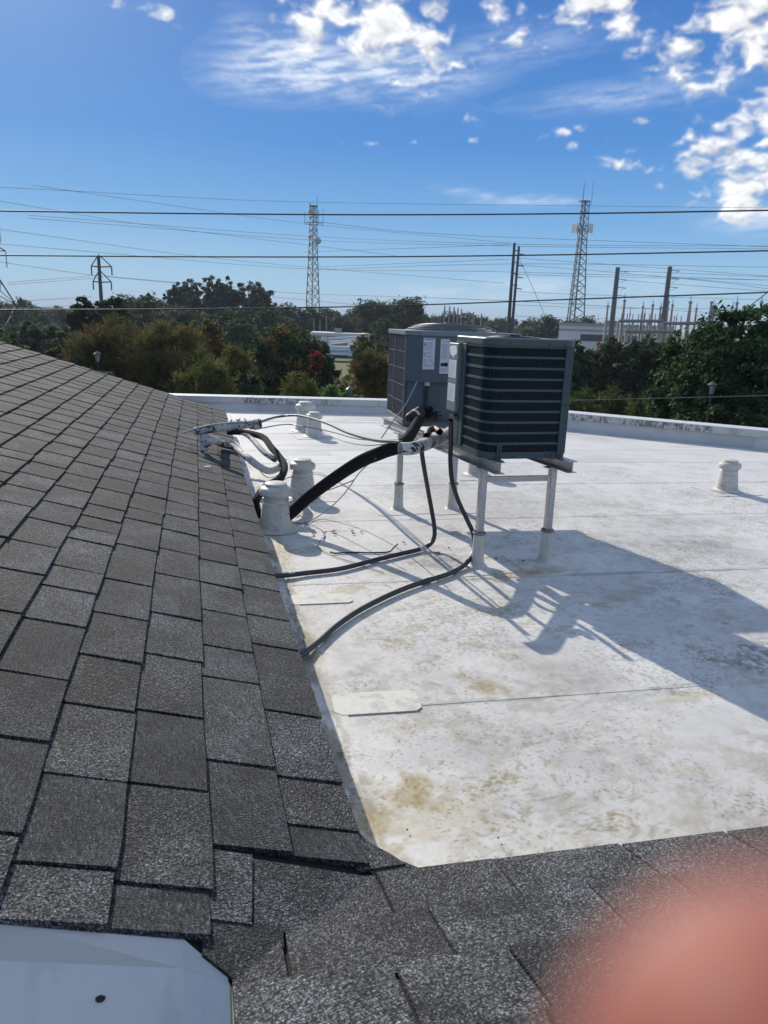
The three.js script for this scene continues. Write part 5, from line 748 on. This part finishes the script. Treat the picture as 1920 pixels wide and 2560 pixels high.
  const thin = [[[0, 468, 100], [760, 505, 150], [1920, 520, 150]], [[80, 463, 100], [730, 555, 150], [1278, 608, 115]], [[0, 503, 108], [400, 567, 150], [990, 639, 160]], [[70, 538, 115], [760, 590, 150], [1272, 610, 116], [1920, 615, 150]], [[70, 545, 115], [760, 599, 150], [1272, 615, 116], [1920, 622, 150]], [[0, 573, 108], [460, 637, 140], [770, 668, 150], [1262, 708, 116]], [[0, 610, 108], [740, 671, 150], [1272, 680, 116], [1920, 700, 150]], [[0, 655, 108], [250, 690, 120], [490, 712, 150]], [[20, 706, 108], [256, 688, 120]], [[20, 712, 108], [256, 694, 120]], [[260, 690, 120], [497, 711, 150], [650, 722, 150]], [[60, 752, 108], [230, 742, 130]], [[760, 630, 150], [1272, 612, 116]], [[640, 725, 150], [780, 735, 150], [1262, 752, 116], [1920, 790, 150]], [[680, 742, 150], [900, 763, 150]], [[780, 668, 150], [1272, 648, 116]], [[780, 675, 150], [1272, 660, 116], [1920, 668, 140]], [[1290, 645, 116], [1550, 663, 140], [1920, 690, 150]], [[1290, 662, 116], [1500, 678, 140], [1920, 714, 150]], [[1285, 686, 116], [1545, 693, 140], [1920, 700, 150]], [[1560, 678, 140], [1680, 682, 140], [1920, 692, 140]], [[1560, 700, 140], [1675, 710, 140], [1920, 728, 140]], [[1285, 728, 116], [1440, 736, 140], [1920, 750, 150]], [[1285, 762, 116], [1500, 770, 150], [1920, 772, 150]], [[1680, 694, 140], [1800, 706, 140], [1920, 722, 140]], [[780, 553, 150], [1100, 585, 150], [1920, 617, 150]], [[0, 772, 110], [240, 762, 140], [420, 757, 140]], [[1285, 790, 116], [1420, 795, 150], [1560, 796, 150]]];
  thin.forEach((l) => { const Dm = l.reduce((s, q) => s + q[2], 0) / l.length; wireAt('power_line', 'thin far power line strung across the sky', 'cable', 'thin far power lines', l, Dm * .00022, std([.16, .18, .21], .7)); });
}

// ------------------------------------------------------------------ air
scene.fog = new THREE.FogExp2(new THREE.Color(.78, .87, 1.0), .00035);

// ------------------------------------------------------------------ hand of the person taking the picture, one finger over the lens corner
{
  const toWorld = (x, y, z) => V(x, y, z).applyEuler(camera.rotation).add(camera.position);
  // joints in camera space (metres): [x, y, z, radius]
  const tip = [.0116, -.0170, -.0192, .0072], J = (a) => a;
  const bones = [
    [J(tip), J([.034, -.036, -.022, .0088])], [J([.034, -.036, -.022, .0088]), J([.058, -.052, -.006, .0098])], [J([.058, -.052, -.006, .0098]), J([.078, -.070, .025, .013])],          // index
    [J([.052, -.058, .010, .008]), J([.066, -.066, .012, .0092])], [J([.066, -.066, .012, .0092]), J([.084, -.080, .034, .0130])],                                                      // middle
    [J([.050, -.076, .014, .0078]), J([.066, -.086, .022, .009])], [J([.066, -.086, .022, .009]), J([.086, -.094, .046, .012])],                                                        // ring
    [J([.052, -.094, .022, .0068]), J([.066, -.102, .034, .008])], [J([.066, -.102, .034, .008]), J([.084, -.106, .056, .011])],                                                        // little
    [J([.020, -.058, .046, .0085]), J([.040, -.072, .056, .0105])], [J([.040, -.072, .056, .0105]), J([.072, -.096, .074, .016])],                                                      // thumb
    [J([.078, -.070, .025, .013]), J([.090, -.112, .085, .020])], [J([.084, -.080, .034, .013]), J([.092, -.118, .088, .021])], [J([.086, -.094, .046, .012]), J([.094, -.122, .090, .020])], [J([.084, -.106, .056, .011]), J([.094, -.126, .092, .019])], [J([.072, -.096, .074, .016]), J([.09, -.12, .09, .022])],
    [J([.092, -.12, .09, .026]), J([.11, -.165, .15, .030])], [J([.11, -.165, .15, .030]), J([.15, -.26, .29, .042])],
  ];
  const N = 110, cx = .08, cy = -.13, cz = .12, half = .195, mc = new MarchingCubes(N, new THREE.MeshStandardMaterial(), false, false, 400000);
  mc.isolation = 0; const sm = (a, b, k) => { const h = clamp(.5 + .5 * (b - a) / k); return mix(b, a, h) - k * h * (1 - h); };
  const field = (x, y, z) => { let d = 1; bones.forEach(([a, b], i) => { const bx = b[0] - a[0], by = b[1] - a[1], bz = b[2] - a[2], px = x - a[0], py = y - a[1], pz = z - a[2], t = clamp((px * bx + py * by + pz * bz) / (bx * bx + by * by + bz * bz)); const q = Math.hypot(px - bx * t, py - by * t, pz - bz * t) - mix(a[3], b[3], t); d = i < 11 && i > 0 ? sm(d, q, .0035) : i === 0 ? q : sm(d, q, .007); }); return d; };
  for (let k = 0; k < N; k++) for (let j = 0; j < N; j++) for (let i = 0; i < N; i++) { const x = cx + ((i - N / 2) / (N / 2)) * half, y = cy + ((j - N / 2) / (N / 2)) * half, z = cz + ((k - N / 2) / (N / 2)) * half; mc.field[i + j * N + k * N * N] = -field(x, y, z); }
  mc.update();
  const pos = mc.positionArray.slice(0, mc.count * 3), g = new THREE.BufferGeometry(), P = [];
  for (let i = 0; i < mc.count; i++) { const w = toWorld(cx + pos[i * 3] * half, cy + pos[i * 3 + 1] * half, cz + pos[i * 3 + 2] * half); P.push(w.x, w.y, w.z); }
  g.setAttribute('position', new THREE.Float32BufferAttribute(P, 3));
  const nr = mc.normalArray.slice(0, mc.count * 3), Nn = []; for (let i = 0; i < mc.count; i++) { const v = V(nr[i * 3], nr[i * 3 + 1], nr[i * 3 + 2]).applyEuler(camera.rotation); Nn.push(v.x, v.y, v.z); } g.setAttribute('normal', new THREE.Float32BufferAttribute(Nn, 3));
  const skin = new THREE.MeshPhysicalMaterial({ roughness: .6, transmission: .45, thickness: 0, ior: 1.4, side: THREE.DoubleSide }); skin.color.setRGB(.48, .135, .09);
  const person = thing('person', 'hand of the person taking the picture, fingertip blurred over the lens corner', 'person'); part('hand', g, skin, person);
}

renderer.render(scene, camera);
